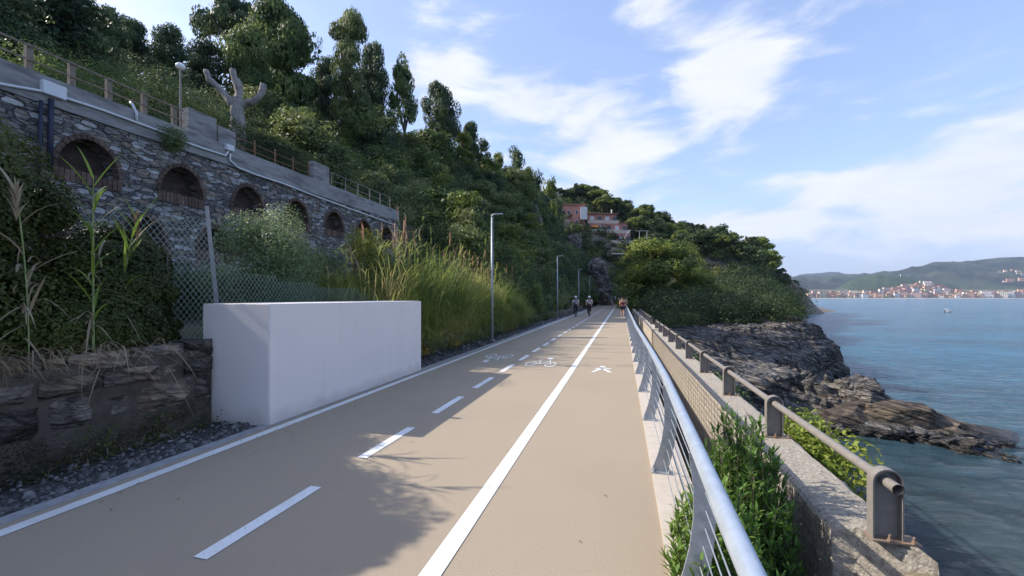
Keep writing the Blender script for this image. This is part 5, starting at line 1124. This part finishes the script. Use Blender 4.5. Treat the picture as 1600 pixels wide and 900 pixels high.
# ================================================================== ROCK OUTCROPS
def outcrop(name, lab, poly, d, thick, m, seed):
    """craggy slab: poly of (px,py) at depth d as its front outline"""
    P2 = [W(px, py, d) for px, py in poly]; c = sum(P2, Vector()) / len(P2); bm = bmesh.new()
    n_ = 26; us_ = [p.x for p in P2]; mb = MB()
    xs_ = [(p - c).dot(Vector((ca, sa, 0))) for p in P2]; zs_ = [p.z - c.z for p in P2]; pl = list(zip(xs_, zs_))
    bm = bmesh.new(); bmesh.ops.create_icosphere(bm, subdivisions=5, radius=1)
    for v in bm.verts:
        a = math.atan2(v.co.z, v.co.x); rr = 0; dx, dz = math.cos(a), math.sin(a)
        for i in range(len(pl)):
            (x1, z1), (x2, z2) = pl[i], pl[(i + 1) % len(pl)]; ex, ez = x2 - x1, z2 - z1; den = dx * ez - dz * ex
            if abs(den) > 1e-9:
                t_ = (x1 * ez - z1 * ex) / den; s = (x1 * dz - z1 * dx) / den
                if t_ > 0 and -.001 <= s <= 1.001: rr = max(rr, t_)
        h = math.hypot(v.co.x, v.co.z) ** .6
        p = Vector((dx * rr * h, v.co.y * thick, dz * rr * h))
        f = float(ridged(p.x * .5 + seed, p.y * .5, p.z * .25, 4, seed)) - .5; g_ = float(fbm(p.x * 1.6, p.y * 1.6, p.z * .9, 3, seed)); v.co = p + Vector((v.co.x, v.co.y, v.co.z)) * (f * 1.3 + g_ * .8) * thick * .4
    me = bpy.data.meshes.new(name); bm.to_mesh(me); bm.free(); me.materials.append(m); o = link(name, me, None, c); o.rotation_euler = (0, 0, YAW); return tag(o, lab, 'rock')
m_crag = mat('pale_grey_crag', (.16, .15, .15), (.42, .385, .37), 1.2, .9, 4, 1.6, c3=(.36, .30, .25), s3=.3, stretch=(1, 1, .5))
craggy(m_crag, .5, .3)
outcrop('rock_outcrop', 'tall grey pinkish rock outcrop above the path behind the third lamp', [(908, 480), (916, 440), (920, 415), (930, 406), (943, 416), (947, 450), (955, 478)], 84, 4.0, m_crag, 3)
outcrop('rock_outcrop', 'low tan rock shoulder at the foot of the grey outcrop', [(930, 478), (934, 458), (942, 452), (952, 466), (956, 478)], 84, 2.5, mat('tan_crag', (.22, .18, .14), (.36, .30, .24), .9, .9, 1.2, 2.5), 5)
outcrop('rock_outcrop', 'bare grey rock face on the dark slope left of the buildings', [(812, 358), (826, 330), (838, 322), (846, 350), (838, 362)], 70, 1.6, m_crag, 8)
outcrop('rock_outcrop', 'grey sloping retaining rock below the pink building', [(882, 392), (888, 372), (905, 368), (908, 385), (896, 398)], 120, 3.0, m_crag, 12)
outcrop('rock_outcrop', 'large pale rocky hump in the middle of the headland', [(1062, 440), (1088, 410), (1104, 400), (1116, 404), (1124, 438), (1100, 446)], 130, 5.0, m_crag, 14)
outcrop('rock_outcrop', 'tan bare cliff face near the headland tip', [(1196, 470), (1202, 440), (1218, 430), (1232, 448), (1244, 480), (1222, 486)], 150, 6.0, mat('ochre_crag', (.20, .16, .12), (.38, .31, .23), .5, .9, 1.5, 1.5), 17)
# grey stone wall at the back of the bend
bw = empty('bend_wall', (0, 0, 0)); tag(bw, 'grey stone retaining wall at the end of the straight path', 'wall')
a, b = W(948, 470, 108), W(1010, 470, 112); dv = (b - a); L_ = dv.length; o = rough_blocks(0, 0, L_, 0, 4.2, 1.2, rows=(.5, .6, .7), wmin=.6, wmax=1.6, jig=.12).build('stones', mat('grey_wall_stone', (.16, .16, .165), (.30, .30, .30), 2, .9, .8, 10, island=.3), bw)
o.location = (a.x, a.y, -.3); o.rotation_euler = (0, 0, math.atan2(dv.y, dv.x) - math.pi / 2)
# road sign posts near the tan rock
for px, lab in ((935, 'small white marker post beside the far bend, in front of the tan rock'), ):
    q = G(px, 476.5, 0); mb = MB(); mb.tube([(0, 0, 0), (0, 0, 1.1)], .03, 6); mb.box(-.16, .16, -.035, -.031, .55, 1.15); o = mb.build('marker_post', m_pvc, loc=(q.x, q.y, 0)); tag(o, lab, 'post')

# boulders on the spit
m_boul = mat('brown_boulder', (.05, .04, .034), (.13, .10, .078), 1.6, .85, 3, 4, c3=(.20, .155, .10), s3=.5)
craggy(m_boul, .8, .08, wet=True)
def boulder(px, py, d, r, lab, seed):
    bm = bmesh.new(); bmesh.ops.create_icosphere(bm, subdivisions=5, radius=1)
    P = np.array([v.co for v in bm.verts]); f = 1 + .35 * fbm(P[:, 0] * 1.1 + seed, P[:, 1] * 1.1, P[:, 2] * 1.1, 3, seed) + .16 * (ridged(P[:, 0] * 2.2 + seed, P[:, 1] * 2.2, P[:, 2] * 2.2, 4, seed + 2) - .5)
    fl = vnoise(P[:, 0] * 3 + seed, P[:, 1] * 3, P[:, 2] * 3, 9); f = f - .05 * (np.abs(fl - .5) < .035)
    rs = random.Random(seed); pls = [(Vector((rs.uniform(-1, 1), rs.uniform(-1, 1), rs.uniform(-.4, 1))).normalized(), rs.uniform(.62, .9)) for _ in range(10)]
    for v, k in zip(bm.verts, f):
        p = v.co * (k * 1.08)
        for nn_, hh_ in pls:
            dd_ = p.dot(nn_) - hh_
            if dd_ > 0: p = p - nn_ * dd_ * .92
        g_ = .03 * float(fbm(p.x * 6, p.y * 6, p.z * 9, 3, seed)); p = p * (1 + g_)
        v.co = Vector((p.x * r[0], p.y * r[1], p.z * r[2]))
    me = bpy.data.meshes.new('boulder'); bm.to_mesh(me); bm.free(); me.materials.append(m_boul)
    o = link('boulder', me, None, W(px, py, d)); o.rotation_euler = (0, 0, YAW + .2); return tag(o, lab, 'boulder', 'boulders on the spit')
boulder(1392, 662, 25.2, (2.5, 2.0, 1.6), 'largest rounded brown boulder at the root of the rocky spit', 2)
boulder(1335, 660, 25.5, (2.1, 1.7, 1.25), 'brown boulder left of the largest boulder', 4)
boulder(1345, 622, 27.2, (1.7, 1.4, .75), 'dark flat boulder on top behind the largest boulder', 6)
boulder(1445, 675, 24.8, (3.0, 1.8, 1.25), 'long low boulder right of the largest boulder', 8)
boulder(1520, 690, 24.2, (3.4, 1.7, 1.1), 'long ochre rock in the middle of the spit', 10)
boulder(1600, 706, 23.8, (3.6, 1.6, 1.0), 'last low rock of the spit at the right edge', 12)
boulder(1290, 640, 27, (1.7, 1.5, 1.1), 'shaded dark boulder at the left end of the spit', 14)
# white foam by the spit
mb = MB(); m_foam = mat('foam', (.6, .63, .65), rough=.9)
m_crag2 = m_crag
# ================================================================== BUILDINGS ON THE HEADLAND
m_pink = mat('pink_render', (.42, .19, .15), (.50, .25, .20), .6, .9); m_roof = mat('roof_tiles', (.26, .12, .08), (.36, .18, .12), 4, .9)
m_win = mat('dark_window', (.03, .035, .045), rough=.2, spec=.6); m_cream = mat('cream_render', (.55, .45, .35), (.62, .52, .42), .8, .9); m_wh = mat('white_wall', (.62, .60, .57), (.70, .68, .65), 1, .9)
m_awn = mat('orange_awning', (.75, .28, .06), rough=.8)
pb = empty('pink_building', W(893, 352, 140)); pb.scale = (1.1,) * 3; pb.rotation_euler = (0, 0, YAW - .1); tag(pb, 'plain pink building high among the trees on the left of the headland', 'building')
mb = MB(); mb.box(-4.6, 4.0, 0, 9, -5, 6.0); mb.build('wall', m_pink, pb); mb = MB(); mb.box(-4.9, 4.3, -.3, 9.3, 6.005, 6.4); mb.build('roof', m_roof, pb)
for x, z in ((-3, 3.2), (-.8, 3.2), (1.6, 3.2), (-3, .2), (1.6, .2), (-.8, -2.6)):
    mb = MB(); mb.box(x - .4, x + .4, -.06, .02, z, z + 1.4); f_ = mb.build('window', m_wh, pb); mb = MB(); mb.box(x - .32, x + .32, -.09, -.065, z + .1, z + 1.3); mb.build('pane', m_win, f_)
mb = MB(); mb.box(2.6, 4.6, -1.2, 0 - .005, 1.5, 5.2); mb.build('bay', m_wh, pb)
hb = empty('terraced_building', W(952, 372, 139)); hb.scale = (1.15,) * 3; hb.rotation_euler = (0, 0, YAW + .12); tag(hb, 'stepped pinkish apartment building with balconies and an orange lit awning', 'building')
for k, (x0, x1, z0, z1, y0) in enumerate(((-7.0, 6.8, -5, -1.6, 0), (-6.8, 6.6, -1.595, 1.6, .8), (-5.2, 6.2, 1.605, 4.6, 2.2), (-5.2, 3.6, 4.605, 7.6, 4.0))):
    mb = MB(); mb.box(x0, x1, y0, 11, z0, z1); mb.build('wall', m_pink, hb)
    mb = MB(); mb.box(x0 - .3, x1 + .3, y0 - 1.4, y0 - .01, z0 + .0, z0 + .22); mb.box(x0 - .3, x1 + .3, y0 - 1.4, y0 - 1.3, z0 + .225, z0 + .95); mb.build('balcony', m_cream if k else m_wh, hb)
    x = x0 + .8; j = 0
    while x < x1 - 1:
        mb = MB(); mb.box(x, x + 1.2, y0 - .05, y0 + .02, z0 + .3, z0 + 2.3); w_ = mb.build('window', m_wh if (j + k) % 2 else m_win, hb); x += 2.3; j += 1
mb = MB(); mb.box(-5.6, 4.0, 3.5, 11.4, 7.605, 7.9); mb.box(3.61, 6.5, 1.9, 11.2, 4.605, 4.85); mb.build('roof', m_roof, hb)
mb = MB(); mb.prism([(-.2, 1.0), (-1.2, .35), (-1.15, .3), (-.15, .95)], -4.6, -2.8, 'x'); o = mb.build('awning', m_awn, hb); o.location = (0, 2.2, 2.9)
mb = MB(); mb.box(2.8, 3.1, 6, 6.3, 7.9, 9.5); mb.build('chimney', m_wh, hb)
pg = empty('pergola', W(1000, 368, 135)); pg.rotation_euler = (0, 0, YAW); tag(pg, 'white metal frame pergola right of the stepped building', 'pergola')
mb = MB()
for x in (-.2, 2.2): mb.box(x, x + .1, 0, .1, -4, 1.44)
mb.box(-1.5, 3, -.02, .12, 1.445, 1.56); mb.tube([(-5, 0, -1), (-4.2, 0, .6), (-3, 0, 1.8)], .06, 5); mb.build('frame', m_wh, pg)
mb = MB(); mb.box(-1.6, 1.6, 0, 3, 0, .3); o = mb.build('white_terrace', m_wh); o.location = W(966, 397, 128); o.rotation_euler = (0, 0, YAW); tag(o, 'small white terrace slab below the stepped building', 'terrace')
hh = empty('small_house', W(1022 + 180, 417, 190)); hh.rotation_euler = (0, 0, YAW); tag(hh, 'tiny pale house among the pines near the headland tip', 'house'); mb = MB(); mb.box(-1.8, 1.8, 0, 4, -1, 2.4); mb.build('wall', m_wh, hh); mb = MB(); mb.prism([(-2.1, 2.4), (2.1, 2.4), (0, 3.3)], -.3, 4.3); mb.build('roof', m_roof, hh)
# things on the near slope
def onHill(px, py):
    best = None
    for X in np.arange(-13, -34, -.25):
        q = onX(px, py, X); e = abs(q.z - float(hill_z(np.array(q.x), np.array(q.y))))
        if best is None or e < best[0]: best = (e, q)
    return best[1]
q = onHill(452, 207); s_ = cam_d(q.x, q.y) / F; mb = MB(); mb.box(-6 * s_, 6 * s_, -13 * s_, 13 * s_, -.5, 16 * s_); o = mb.build('utility_hut', m_coping, loc=q); tag(o, 'small grey concrete hut behind the hedge on the slope', 'hut')
q = onHill(497, 205); q.z += 1.0; t_ = empty('slope_lamp', q); tag(t_, 'small white lamp on a short pole on the slope below the feathery tree', 'lamp'); mb = MB(); mb.tube([(0, 0, -1.2), (0, 0, 0)], .02, 6); mb.build('pole', m_pvc, t_); mb = MB(); mb.lathe([(.001, -.1), (.1, -.05), (.11, .03), (.07, .1), (.001, .11)], (0, 0, .1), 10); mb.build('globe', m_globe, t_)
q = onHill(612, 252); q.z += .75; t_ = empty('wooden_pergola', q); t_.rotation_euler = (0, 0, .2); tag(t_, 'weathered pergola frame half hidden in the hillside scrub', 'pergola')
mb = MB()
for i in range(6): mb.box(-.7 + i * .26, -.63 + i * .26, -.8, .8, .22 - i * .03, .28 - i * .03)
for x, y in ((.6, .7), (.6, -.7), (-.6, .7), (-.6, -.7)): mb.box(x - .035, x + .035, y - .035, y + .035, -1.4, .06)
mb.build('frame', m_kerbgrey, t_)

# ================================================================== TOWN
walls = [('cream', (.68, .60, .50)), ('pink', (.62, .42, .36)), ('orange', (.60, .38, .26)), ('white', (.76, .74, .71)), ('yellow', (.68, .60, .40)), ('red', (.48, .27, .22))]
m_tw = [mat('town_%s_wall' % n_, c, tuple(q * .9 for q in c), .05, .9) for n_, c in walls]; m_tr = mat('town_roof', (.30, .16, .11), (.40, .23, .16), .1, .9)
def house_me(wi, rf, wx, dy, h, st):
    mb = MB(); mb.box(-.5 * wx, .5 * wx, 0, dy, 0, h); mb.cur = 1
    if rf: mb.prism([(-.54 * wx, h + .01), (.54 * wx, h + .01), (.3 * wx, h + 3.2), (-.3 * wx, h + 3.2)], -.5, dy + .5)
    else: mb.box(-.51 * wx, .51 * wx, -.3, dy + .3, h + .01, h + .8)
    mb.cur = 2
    for s in range(st):
        k = max(2, int(wx / 4.5))
        for j in range(k): x = -.5 * wx + (j + .5) * wx / k; mb.box(x - .9, x + .9, -.12, .05, s * h / st + 1.0, s * h / st + 2.7)
    o = mb.build('house', [m_tw[wi], m_tr, m_win]); me = o.data; bpy.data.objects.remove(o); return me
HM = [(wi, rf, st, house_me(wi, rf, wx, 14, st * 3.3, st)) for wi in range(6) for rf, st, wx in ((1, 3, 17), (0, 5, 26), (1, 2, 13))]
TN = []
for px in np.arange(1262, 1640, 5.0): TN.append((px + rng.uniform(-1.5, 1.5), 2470 + rng.uniform(0, 25), 0, 'front'))
for px in np.arange(1268, 1640, 6.0): TN.append((px + rng.uniform(-2, 2), 2540 + rng.uniform(0, 30), 0, 'second'))
for px in np.arange(1300, 1640, 7.5): TN.append((px + rng.uniform(-3, 3), 2600 + rng.uniform(0, 40), 0, 'third'))
for r_, d_ in enumerate((2640, 2665, 2690, 2712)):
    for px in np.arange(1378 + r_ * 9, 1506 - r_ * 9, 6.5): TN.append((px + rng.uniform(-2, 2), d_ + rng.uniform(-5, 5), 0, 'hill' if r_ < 3 else 'top'))
for px in (1565, 1572, 1580, 1588, 1594, 1600): TN.append((px + rng.uniform(-3, 3), 3500, 215 - abs(px - 1580) * 1.0 + rng.uniform(-20, 15), 'far'))
for px in (1570, 1578, 1586, 1597): TN.append((px, 3250, 120 + rng.uniform(-10, 15), 'far'))
TN.sort(); cn_ = {}
rown = {'front': 'by the far beach', 'second': 'in the far second row', 'third': 'in the far third row', 'hill': 'on the old town hill', 'top': 'atop the old town hill', 'far': 'high on the wooded hill'}
for px, d, zz, row in TN:
    i = int(rng.choice(len(HM), p=None)); 
    if row == 'front' and px > 1500 and rng.random() < .8: i = random.choice([1, 4, 7, 16, 10])
    wi, rf, st, me = HM[i]; q = W(px, 464, d); key = (wi, rf, st, row); cn_[key] = cn_.get(key, 0) + 1
    o = link('town_house', me, None, (q.x, q.y, SEA + (zz if row == 'far' else float(town_g(px, d)) - 1))); s = rng.uniform(.85, 1.35); o.scale = (s * 1.15, 1, s * rng.uniform(1.2, 1.7)); o.rotation_euler = (0, 0, YAW - (px - 800) / F * .3 + rng.uniform(-.25, .25))
    tag(o, '%s %d storey %s house %s, %s from the left' % (walls[wi][0], st, 'tile roofed' if rf else 'flat roofed', rown[row], ordw(cn_[key])), 'house', 'houses of the far town')
mb = MB(); mb.box(-4, 4, 0, 8, 0, 24); mb.prism([(-4.3, 24.01), (4.3, 24.01), (0, 31)], -.3, 8.3); o = mb.build('church_tower', m_tw[0], loc=W(1438, 441, 2722)); o.location.z = SEA + float(town_g(1438, 2722)) - 1; tag(o, 'square church tower on top of the old town hill', 'church tower')
mb = MB(); mb.tube([(0, 0, -5), (0, 0, 26)], [3, 2.2], 8); o = mb.build('white_tower', m_wh, loc=W(1407, 434, 3100)); tag(o, 'slim white tower on the green hill above the town', 'tower')
# town trees
P = []; s_l = []
for i in range(420):
    px = rng.uniform(1262, 1640); d = rng.uniform(2470, 2700); q = W(px, 464, d); r = rng.uniform(6, 11); z = SEA + float(town_g(px, d))
    P.append(clump((q.x, q.y, z + r * .5), (r * 1.4, r, r * .8), 36, .5)); s_l.append(5)
tag(leaf_obj('town_trees', P, s_l, L_mid), 'blurred mass of trees between the houses of the far town', 'trees', kind='stuff')
# trees texture on the far hills
# small boat
q = G(1481, 488.0, SEA); bt = empty('motor_boat', (q.x, q.y, SEA)); bt.rotation_euler = (0, 0, .4); tag(bt, 'small white motor boat alone on the open water', 'boat')
mb = MB(); hull = [(-1.9, .75), (0, .85), (1.4, .55), (2.3, 0), (1.4, -.55), (0, -.85), (-1.9, -.75)]
mb.add([(x, y, .55 + max(0, x) * .1) for x, y in hull] + [(x * .85, y * .6, -.15) for x, y in hull], [tuple(range(7)), tuple(range(13, 6, -1))] + [(i, (i + 1) % 7, (i + 1) % 7 + 7, i + 7) for i in range(7)]); mb.build('hull', m_wh, bt)
mb = MB(); mb.add([(.7, -.6, .6), (.7, .6, .6), (.2, .5, 1.15), (.2, -.5, 1.15)], [(0, 1, 2, 3)]); mb.tube([(-.9, -.6, .6), (-.9, -.6, 1.7)], .04, 4); mb.tube([(-.9, .6, .6), (-.9, .6, 1.7)], .04, 4); mb.box(-1.1, .6, -.7, .7, 1.7, 1.8); mb.build('canopy', m_wh, bt); mb = MB(); mb.box(-2.2, -1.9, -.2, .2, -.1, .9); mb.build('outboard_motor', m_dark, bt)

# ================================================================== PEOPLE
m_skin = mat('skin', (.45, .26, .18), rough=.6); m_hair = mat('brown_hair', (.07, .04, .025), rough=.7)
def cm(name, c): return bpy.data.materials.get(name) or mat(name, c, rough=.8)
def skin_obj(name, nodes, edges, m, parent, sub=2):
    me = bpy.data.meshes.new(name); me.from_pydata([n_[0] for n_ in nodes], edges, []); me.materials.append(m); o = link(name, me, parent)
    md = o.modifiers.new('skin', 'SKIN'); md.use_smooth_shade = True
    lay = me.skin_vertices[0].data
    for i, n_ in enumerate(nodes): lay[i].radius = n_[1] if hasattr(n_[1], '__len__') else (n_[1], n_[1]); lay[i].use_root = (i == 0)
    s = o.modifiers.new('sub', 'SUBSURF'); s.levels = sub; s.render_levels = sub; return o
def person(loc, rz, pose, top, bottom, lab, shoes=(.7, .7, .7), hair='short', helmet=None, pack=None, sleeves=True, scale=1.0, shorts=True, bib=None, group=None):
    t = empty('person', loc, rz); t.scale = (scale,) * 3; J = pose; V_ = Vector
    keys = ['hip', 'belly', 'chest', 'neck', 'jaw', 'head']; rad = {'hip': (.15, .11), 'belly': (.13, .095), 'chest': (.165, .11), 'neck': (.055, .055), 'jaw': (.07, .075), 'head': (.085, .10)}
    N_ = [(J[k], rad[k]) for k in keys]; E = [(i, i + 1) for i in range(5)]
    def chain(start, pts):
        p = start
        for q, r in pts: N_.append((q, r)); E.append((p, len(N_) - 1)); p = len(N_) - 1
        return p
    for s in ('l', 'r'):
        h = chain(2, [(J['sh' + s], .062), (J['el' + s], .045), (J['wr' + s], .03)])
        hx, hy, hz = J['wr' + s]; dv = (V_(J['wr' + s]) - V_(J['el' + s])).normalized(); side = V_((1, 0, 0)) if abs(dv.x) < .8 else V_((0, 1, 0)); palm = V_(J['wr' + s]) + dv * .07
        p = chain(h, [(tuple(palm), (.038, .02))])
        for f in range(4): b = palm + side * (f - 1.5) * .02; l_ = (.075, .085, .08, .06)[f]; e1 = b + dv * l_ * .6; e2 = e1 + dv * l_ * .3 + V_((0, .02, -.01)); chain(p, [(tuple(e1), .0095), (tuple(e2), .008)])
        th = palm - dv * .03 + side * (.045 if s == 'l' else -.045); chain(p, [(tuple(th), .011), (tuple(th + dv * .045), .009)])
        chain(0, [(J['th' + s], .085), (J['kn' + s], .058), (J['cf' + s], .05), (J['an' + s], .036), (J['to' + s], (.035, .028))])
    skin_obj('body', N_, E, m_skin, t)
    g = lambda k, f=1.0, a=0: (J[k], (rad[k][0] + a, rad[k][1] + a))
    L1 = [g('hip', a=.006), g('belly', a=.018), g('chest', a=.016)]; E1 = [(0, 1), (1, 2)]
    if sleeves:
        for s in ('l', 'r'): b = len(L1); mid = tuple((V_(J['sh' + s]) * .35 + V_(J['el' + s]) * .65)); L1 += [(J['sh' + s], .078), (mid, .062)]; E1 += [(2, b), (b, b + 1)]
    skin_obj('shirt', L1, E1, cm('cloth_%s' % str(top), top), t)
    L1 = [(J['hip'], (.168, .128))]; E1 = []
    for s in ('l', 'r'):
        b = len(L1); mid = tuple(V_(J['th' + s]) * .35 + V_(J['kn' + s]) * .65); L1 += [(J['th' + s], .102), (mid if shorts else J['kn' + s], .082)]; E1 += [(0, b), (b, b + 1)]
        if not shorts: L1 += [(J['an' + s], .05)]; E1 += [(b + 1, b + 2)]
    skin_obj('shorts' if shorts else 'trousers', L1, E1, cm('cloth_%s' % str(bottom), bottom), t)
    for s in ('l', 'r'): a_ = V_(J['an' + s]); b_ = V_(J['to' + s]); skin_obj('shoe', [(tuple(a_ + (b_ - a_) * -.35 + V_((0, 0, -.03))), (.04, .035)), (tuple(a_ + (b_ - a_) * .6 + V_((0, 0, -.01))), (.045, .035)), (tuple(b_), (.04, .025))], [(0, 1), (1, 2)], cm('shoe_%s' % str(shoes), shoes), t, 1)
    hd = V_(J['head']); fw = V_(J['fwd'])
    for sx_ in (-.032, .032): mb = MB(); mb.lathe([(.001, -.01), (.011, 0), (.001, .01)], tuple(hd + fw * .088 + V_((sx_, 0, -.01))), 6); mb.build('eye', m_dark, t)
    skin_obj('nose', [(tuple(hd + fw * .085 + V_((0, 0, -.01))), .01), (tuple(hd + fw * .108 + V_((0, 0, -.045))), .014)], [(0, 1)], m_skin, t, 1)
    mb = MB(); c = hd + fw * .088 + V_((0, 0, -.075)); mb.box(c.x - .025, c.x + .025, c.y - .008, c.y + .008, c.z - .006, c.z + .006); mb.build('mouth', cm('lips', (.3, .08, .07)), t)
    for sx_ in (-.088, .088): mb = MB(); mb.lathe([(.001, -.03), (.014, -.01), (.016, .015), (.001, .03)], tuple(hd + V_((sx_, 0, -.02))), 6); mb.build('ear', m_skin, t)
    if hair: skin_obj('hair', [(tuple(hd - fw * .02 + V_((0, 0, .035))), (.094, .095)), (tuple(hd - fw * .05 + V_((0, 0, -.03))), (.085, .06))] + ([(tuple(hd - fw * .12 + V_((0, 0, -.12))), .03), (tuple(hd - fw * .13 + V_((0, 0, -.24))), .015)] if hair == 'tail' else []), [(0, 1)] + ([(1, 2), (2, 3)] if hair == 'tail' else []), m_hair, t)
    if helmet: mb = MB(); mb.lathe([(.125, -.02)] + [(.128 * math.cos(a), .115 * math.sin(a)) for a in [R(q) for q in range(0, 91, 15)]], tuple(hd + V_((0, 0, .04))), 16); mb.build('helmet', cm('helmet_white', helmet), t, smooth=True)
    if bib: skin_obj('waist_pack', [(tuple(V_(J['hip']) + V_((0, 0, .07)) - fw * .02), (.172, .13)), (tuple(V_(J['hip']) + V_((0, 0, .13)) - fw * .02), (.165, .125))], [(0, 1)], cm('pink_cloth', bib), t, 2)
    return tag(t, lab, 'person', group)
def stand(step=.0, arm=.2, bent=.1, up=0):
    return dict(hip=(0, 0, .93), belly=(0, .01, 1.10), chest=(0, .015, 1.33), neck=(0, .02, 1.46), jaw=(0, .035, 1.54), head=(0, .04, 1.61), fwd=(0, 1, 0),
        shl=(-.175, .01, 1.37), ell=(-.235, -arm, 1.12), wrl=(-.22, -arm + bent * 2, .98), shr=(.175, .01, 1.37), elr=(.235, arm * .6, 1.12), wrr=(.20, arm * .6 + bent * 2, 1.02),
        thl=(-.09, 0, .87), knl=(-.09, step + .05, .50), cfl=(-.09, step + .02, .38), anl=(-.09, step - .02, .08), tol=(-.09, step + .12, .035),
        thr=(.09, 0, .87), knr=(.09, -step * .3 + .02, .50), cfr=(.09, -step * .9, .38), anr=(.09, -step * 1.5, .12), tor=(.09, -step * 1.5 + .12, .05))
def riding():
    return dict(hip=(0, -.18, 1.0), belly=(0, -.10, 1.16), chest=(0, .08, 1.36), neck=(0, .17, 1.46), jaw=(0, .22, 1.53), head=(0, .25, 1.59), fwd=(0, 1, 0),
        shl=(-.18, .10, 1.37), ell=(-.26, .28, 1.16), wrl=(-.22, .48, 1.02), shr=(.18, .10, 1.37), elr=(.26, .28, 1.16), wrr=(.22, .48, 1.02),
        thl=(-.09, -.14, .95), knl=(-.10, .22, .78), cfl=(-.10, .18, .66), anl=(-.10, .08, .42), tol=(-.10, .22, .39),
        thr=(.09, -.14, .95), knr=(.10, .14, .58), cfr=(.10, .10, .46), anr=(.10, .0, .20), tor=(.10, .14, .15))
def bicycle(loc, rz, lab, col):
    t = empty('bicycle', loc, rz); m_f = cm('bike_%s' % str(col), col)
    mb = MB()
    for a, b in (((0, -.2, .92), (0, .0, .30)), ((0, .0, .30), (0, .38, .74)), ((0, -.16, .80), (0, .36, .84)), ((0, .0, .30), (0, -.46, .34)), ((0, -.16, .80), (0, -.46, .34)), ((0, .36, .88), (0, .40, .70))): mb.tube([a, b], .016, 6)
    for s in (-.05, .05): mb.tube([(s, .40, .70), (s, .54, .34)], .012, 5)
    mb.build('frame', m_f, t)
    for y in (-.46, .54):
        ring = [(0, y + .33 * math.cos(a), .34 + .33 * math.sin(a)) for a in [2 * math.pi * i / 28 for i in range(29)]]; mb = MB(); mb.tube(ring, .016, 6, cap=False); wh = mb.build('wheel', m_dark, t)
        mb = MB(); 
        for i in range(10): a = math.pi * i / 5; mb.tube([(0, y, .34), (0, y + .31 * math.cos(a), .34 + .31 * math.sin(a))], .002, 3)
        mb.tube([(-.03, y, .34), (.03, y, .34)], .02, 6); mb.build('spokes', m_galvd, wh)
    mb = MB(); mb.tube([(-.22, .50, 1.0), (-.1, .40, .98), (.1, .40, .98), (.22, .50, 1.0)], .014, 6); mb.tube([(0, .40, .98), (0, .36, .88)], .015, 6); mb.build('handlebar', m_dark, t)
    mb = MB(); mb.prism([(-.07, -.32), (.07, -.32), (.025, -.05), (-.025, -.05)], .92, .96, 'z'); mb.build('saddle', m_dark, t)
    mb = MB(); mb.tube([(-.13, .06, .42), (-.06, .04, .42), (-.06, .0, .30), (.06, .0, .30), (.06, -.02, .17), (.13, .0, .17)], .012, 5); mb.build('pedals', m_dark, t); return tag(t, lab, 'bicycle', 'bicycles on the path')
c1 = G(900, 495, 0); c2 = G(921, 494.5, 0)
PG = 'people on the path'
bicycle((c1.x, c1.y, 0), math.pi, 'bicycle under the left cyclist in the left lane', (.05, .05, .07)); person((c1.x, c1.y, 0), math.pi, riding(), (.55, .58, .70), (.02, .02, .03), 'cyclist in white and blue jersey riding nearest the left edge line', shorts=False, hair=None, helmet=(.75, .75, .78), group=PG)
bicycle((c2.x, c2.y, 0), math.pi, 'bicycle under the right cyclist beside the dashed line', (.08, .03, .03)); person((c2.x, c2.y, 0), math.pi, riding(), (.72, .72, .70), (.05, .025, .02), 'cyclist in bright white jersey and white helmet by the dashed line', shorts=False, hair=None, helmet=(.85, .85, .85), group=PG)
q = G(973, 497, 0); person((q.x, q.y, 0), 0, stand(.12, .18, .09), (.16, .02, .03), (.02, .015, .02), 'woman in dark red tank top and black shorts walking away', hair='tail', sleeves=False, bib=(.7, .12, .2), scale=.99, group=PG)
q = W(978.5, 470, 40); person((q.x - .1, q.y, 0), 0, stand(.1, .15, .05), (.10, .03, .03), (.03, .03, .04), 'person in dark clothes half hidden ahead of the woman by the railing', hair='tail', sleeves=False, scale=.98, group=PG)
q = G(968.5, 480, 0); person((q.x, q.y, 0), 0, stand(.12, .1, .05), (.60, .64, .72), (.03, .035, .06), 'walker in white top far ahead near the lane line', shorts=False, group=PG)
q = G(961, 478, 0); bicycle((q.x, q.y, 0), 0, 'bicycle under the far blue cyclist', (.05, .05, .08)); person((q.x, q.y, 0), 0, riding(), (.06, .10, .30), (.02, .02, .03), 'far cyclist in blue riding away beside the lane line', hair=None, helmet=(.2, .2, .3), group=PG)
q = G(967, 477.5, 0); person((q.x, q.y, 0), 0, stand(.1, .1, .05), (.08, .14, .32), (.03, .035, .06), 'walker in blue furthest along the path', shorts=False, group=PG)

# remove unused prototypes
for k, (src, used) in PROTO.items():
    if not used:
        for c in list(src.children): bpy.data.objects.remove(c)
        bpy.data.objects.remove(src)
# ================================================================== HAZE
hm = bpy.data.materials.new('haze'); hm.use_nodes = True; t = hm.node_tree; t.nodes.remove(t.nodes['Principled BSDF'])
pv = t.nodes.new('ShaderNodeVolumePrincipled'); pv.inputs['Color'].default_value = (.62, .76, 1, 1); pv.inputs['Density'].default_value = .00005; pv.inputs['Anisotropy'].default_value = .1
t.links.new(pv.outputs[0], t.nodes['Material Output'].inputs['Volume'])
mb = MB(); mb.box(-3600, 9600, -3600, 9600, -15, 900); hz_ = mb.build('haze', hm); tag(hz_, 'thin sea haze over the bay', 'haze', kind='stuff')
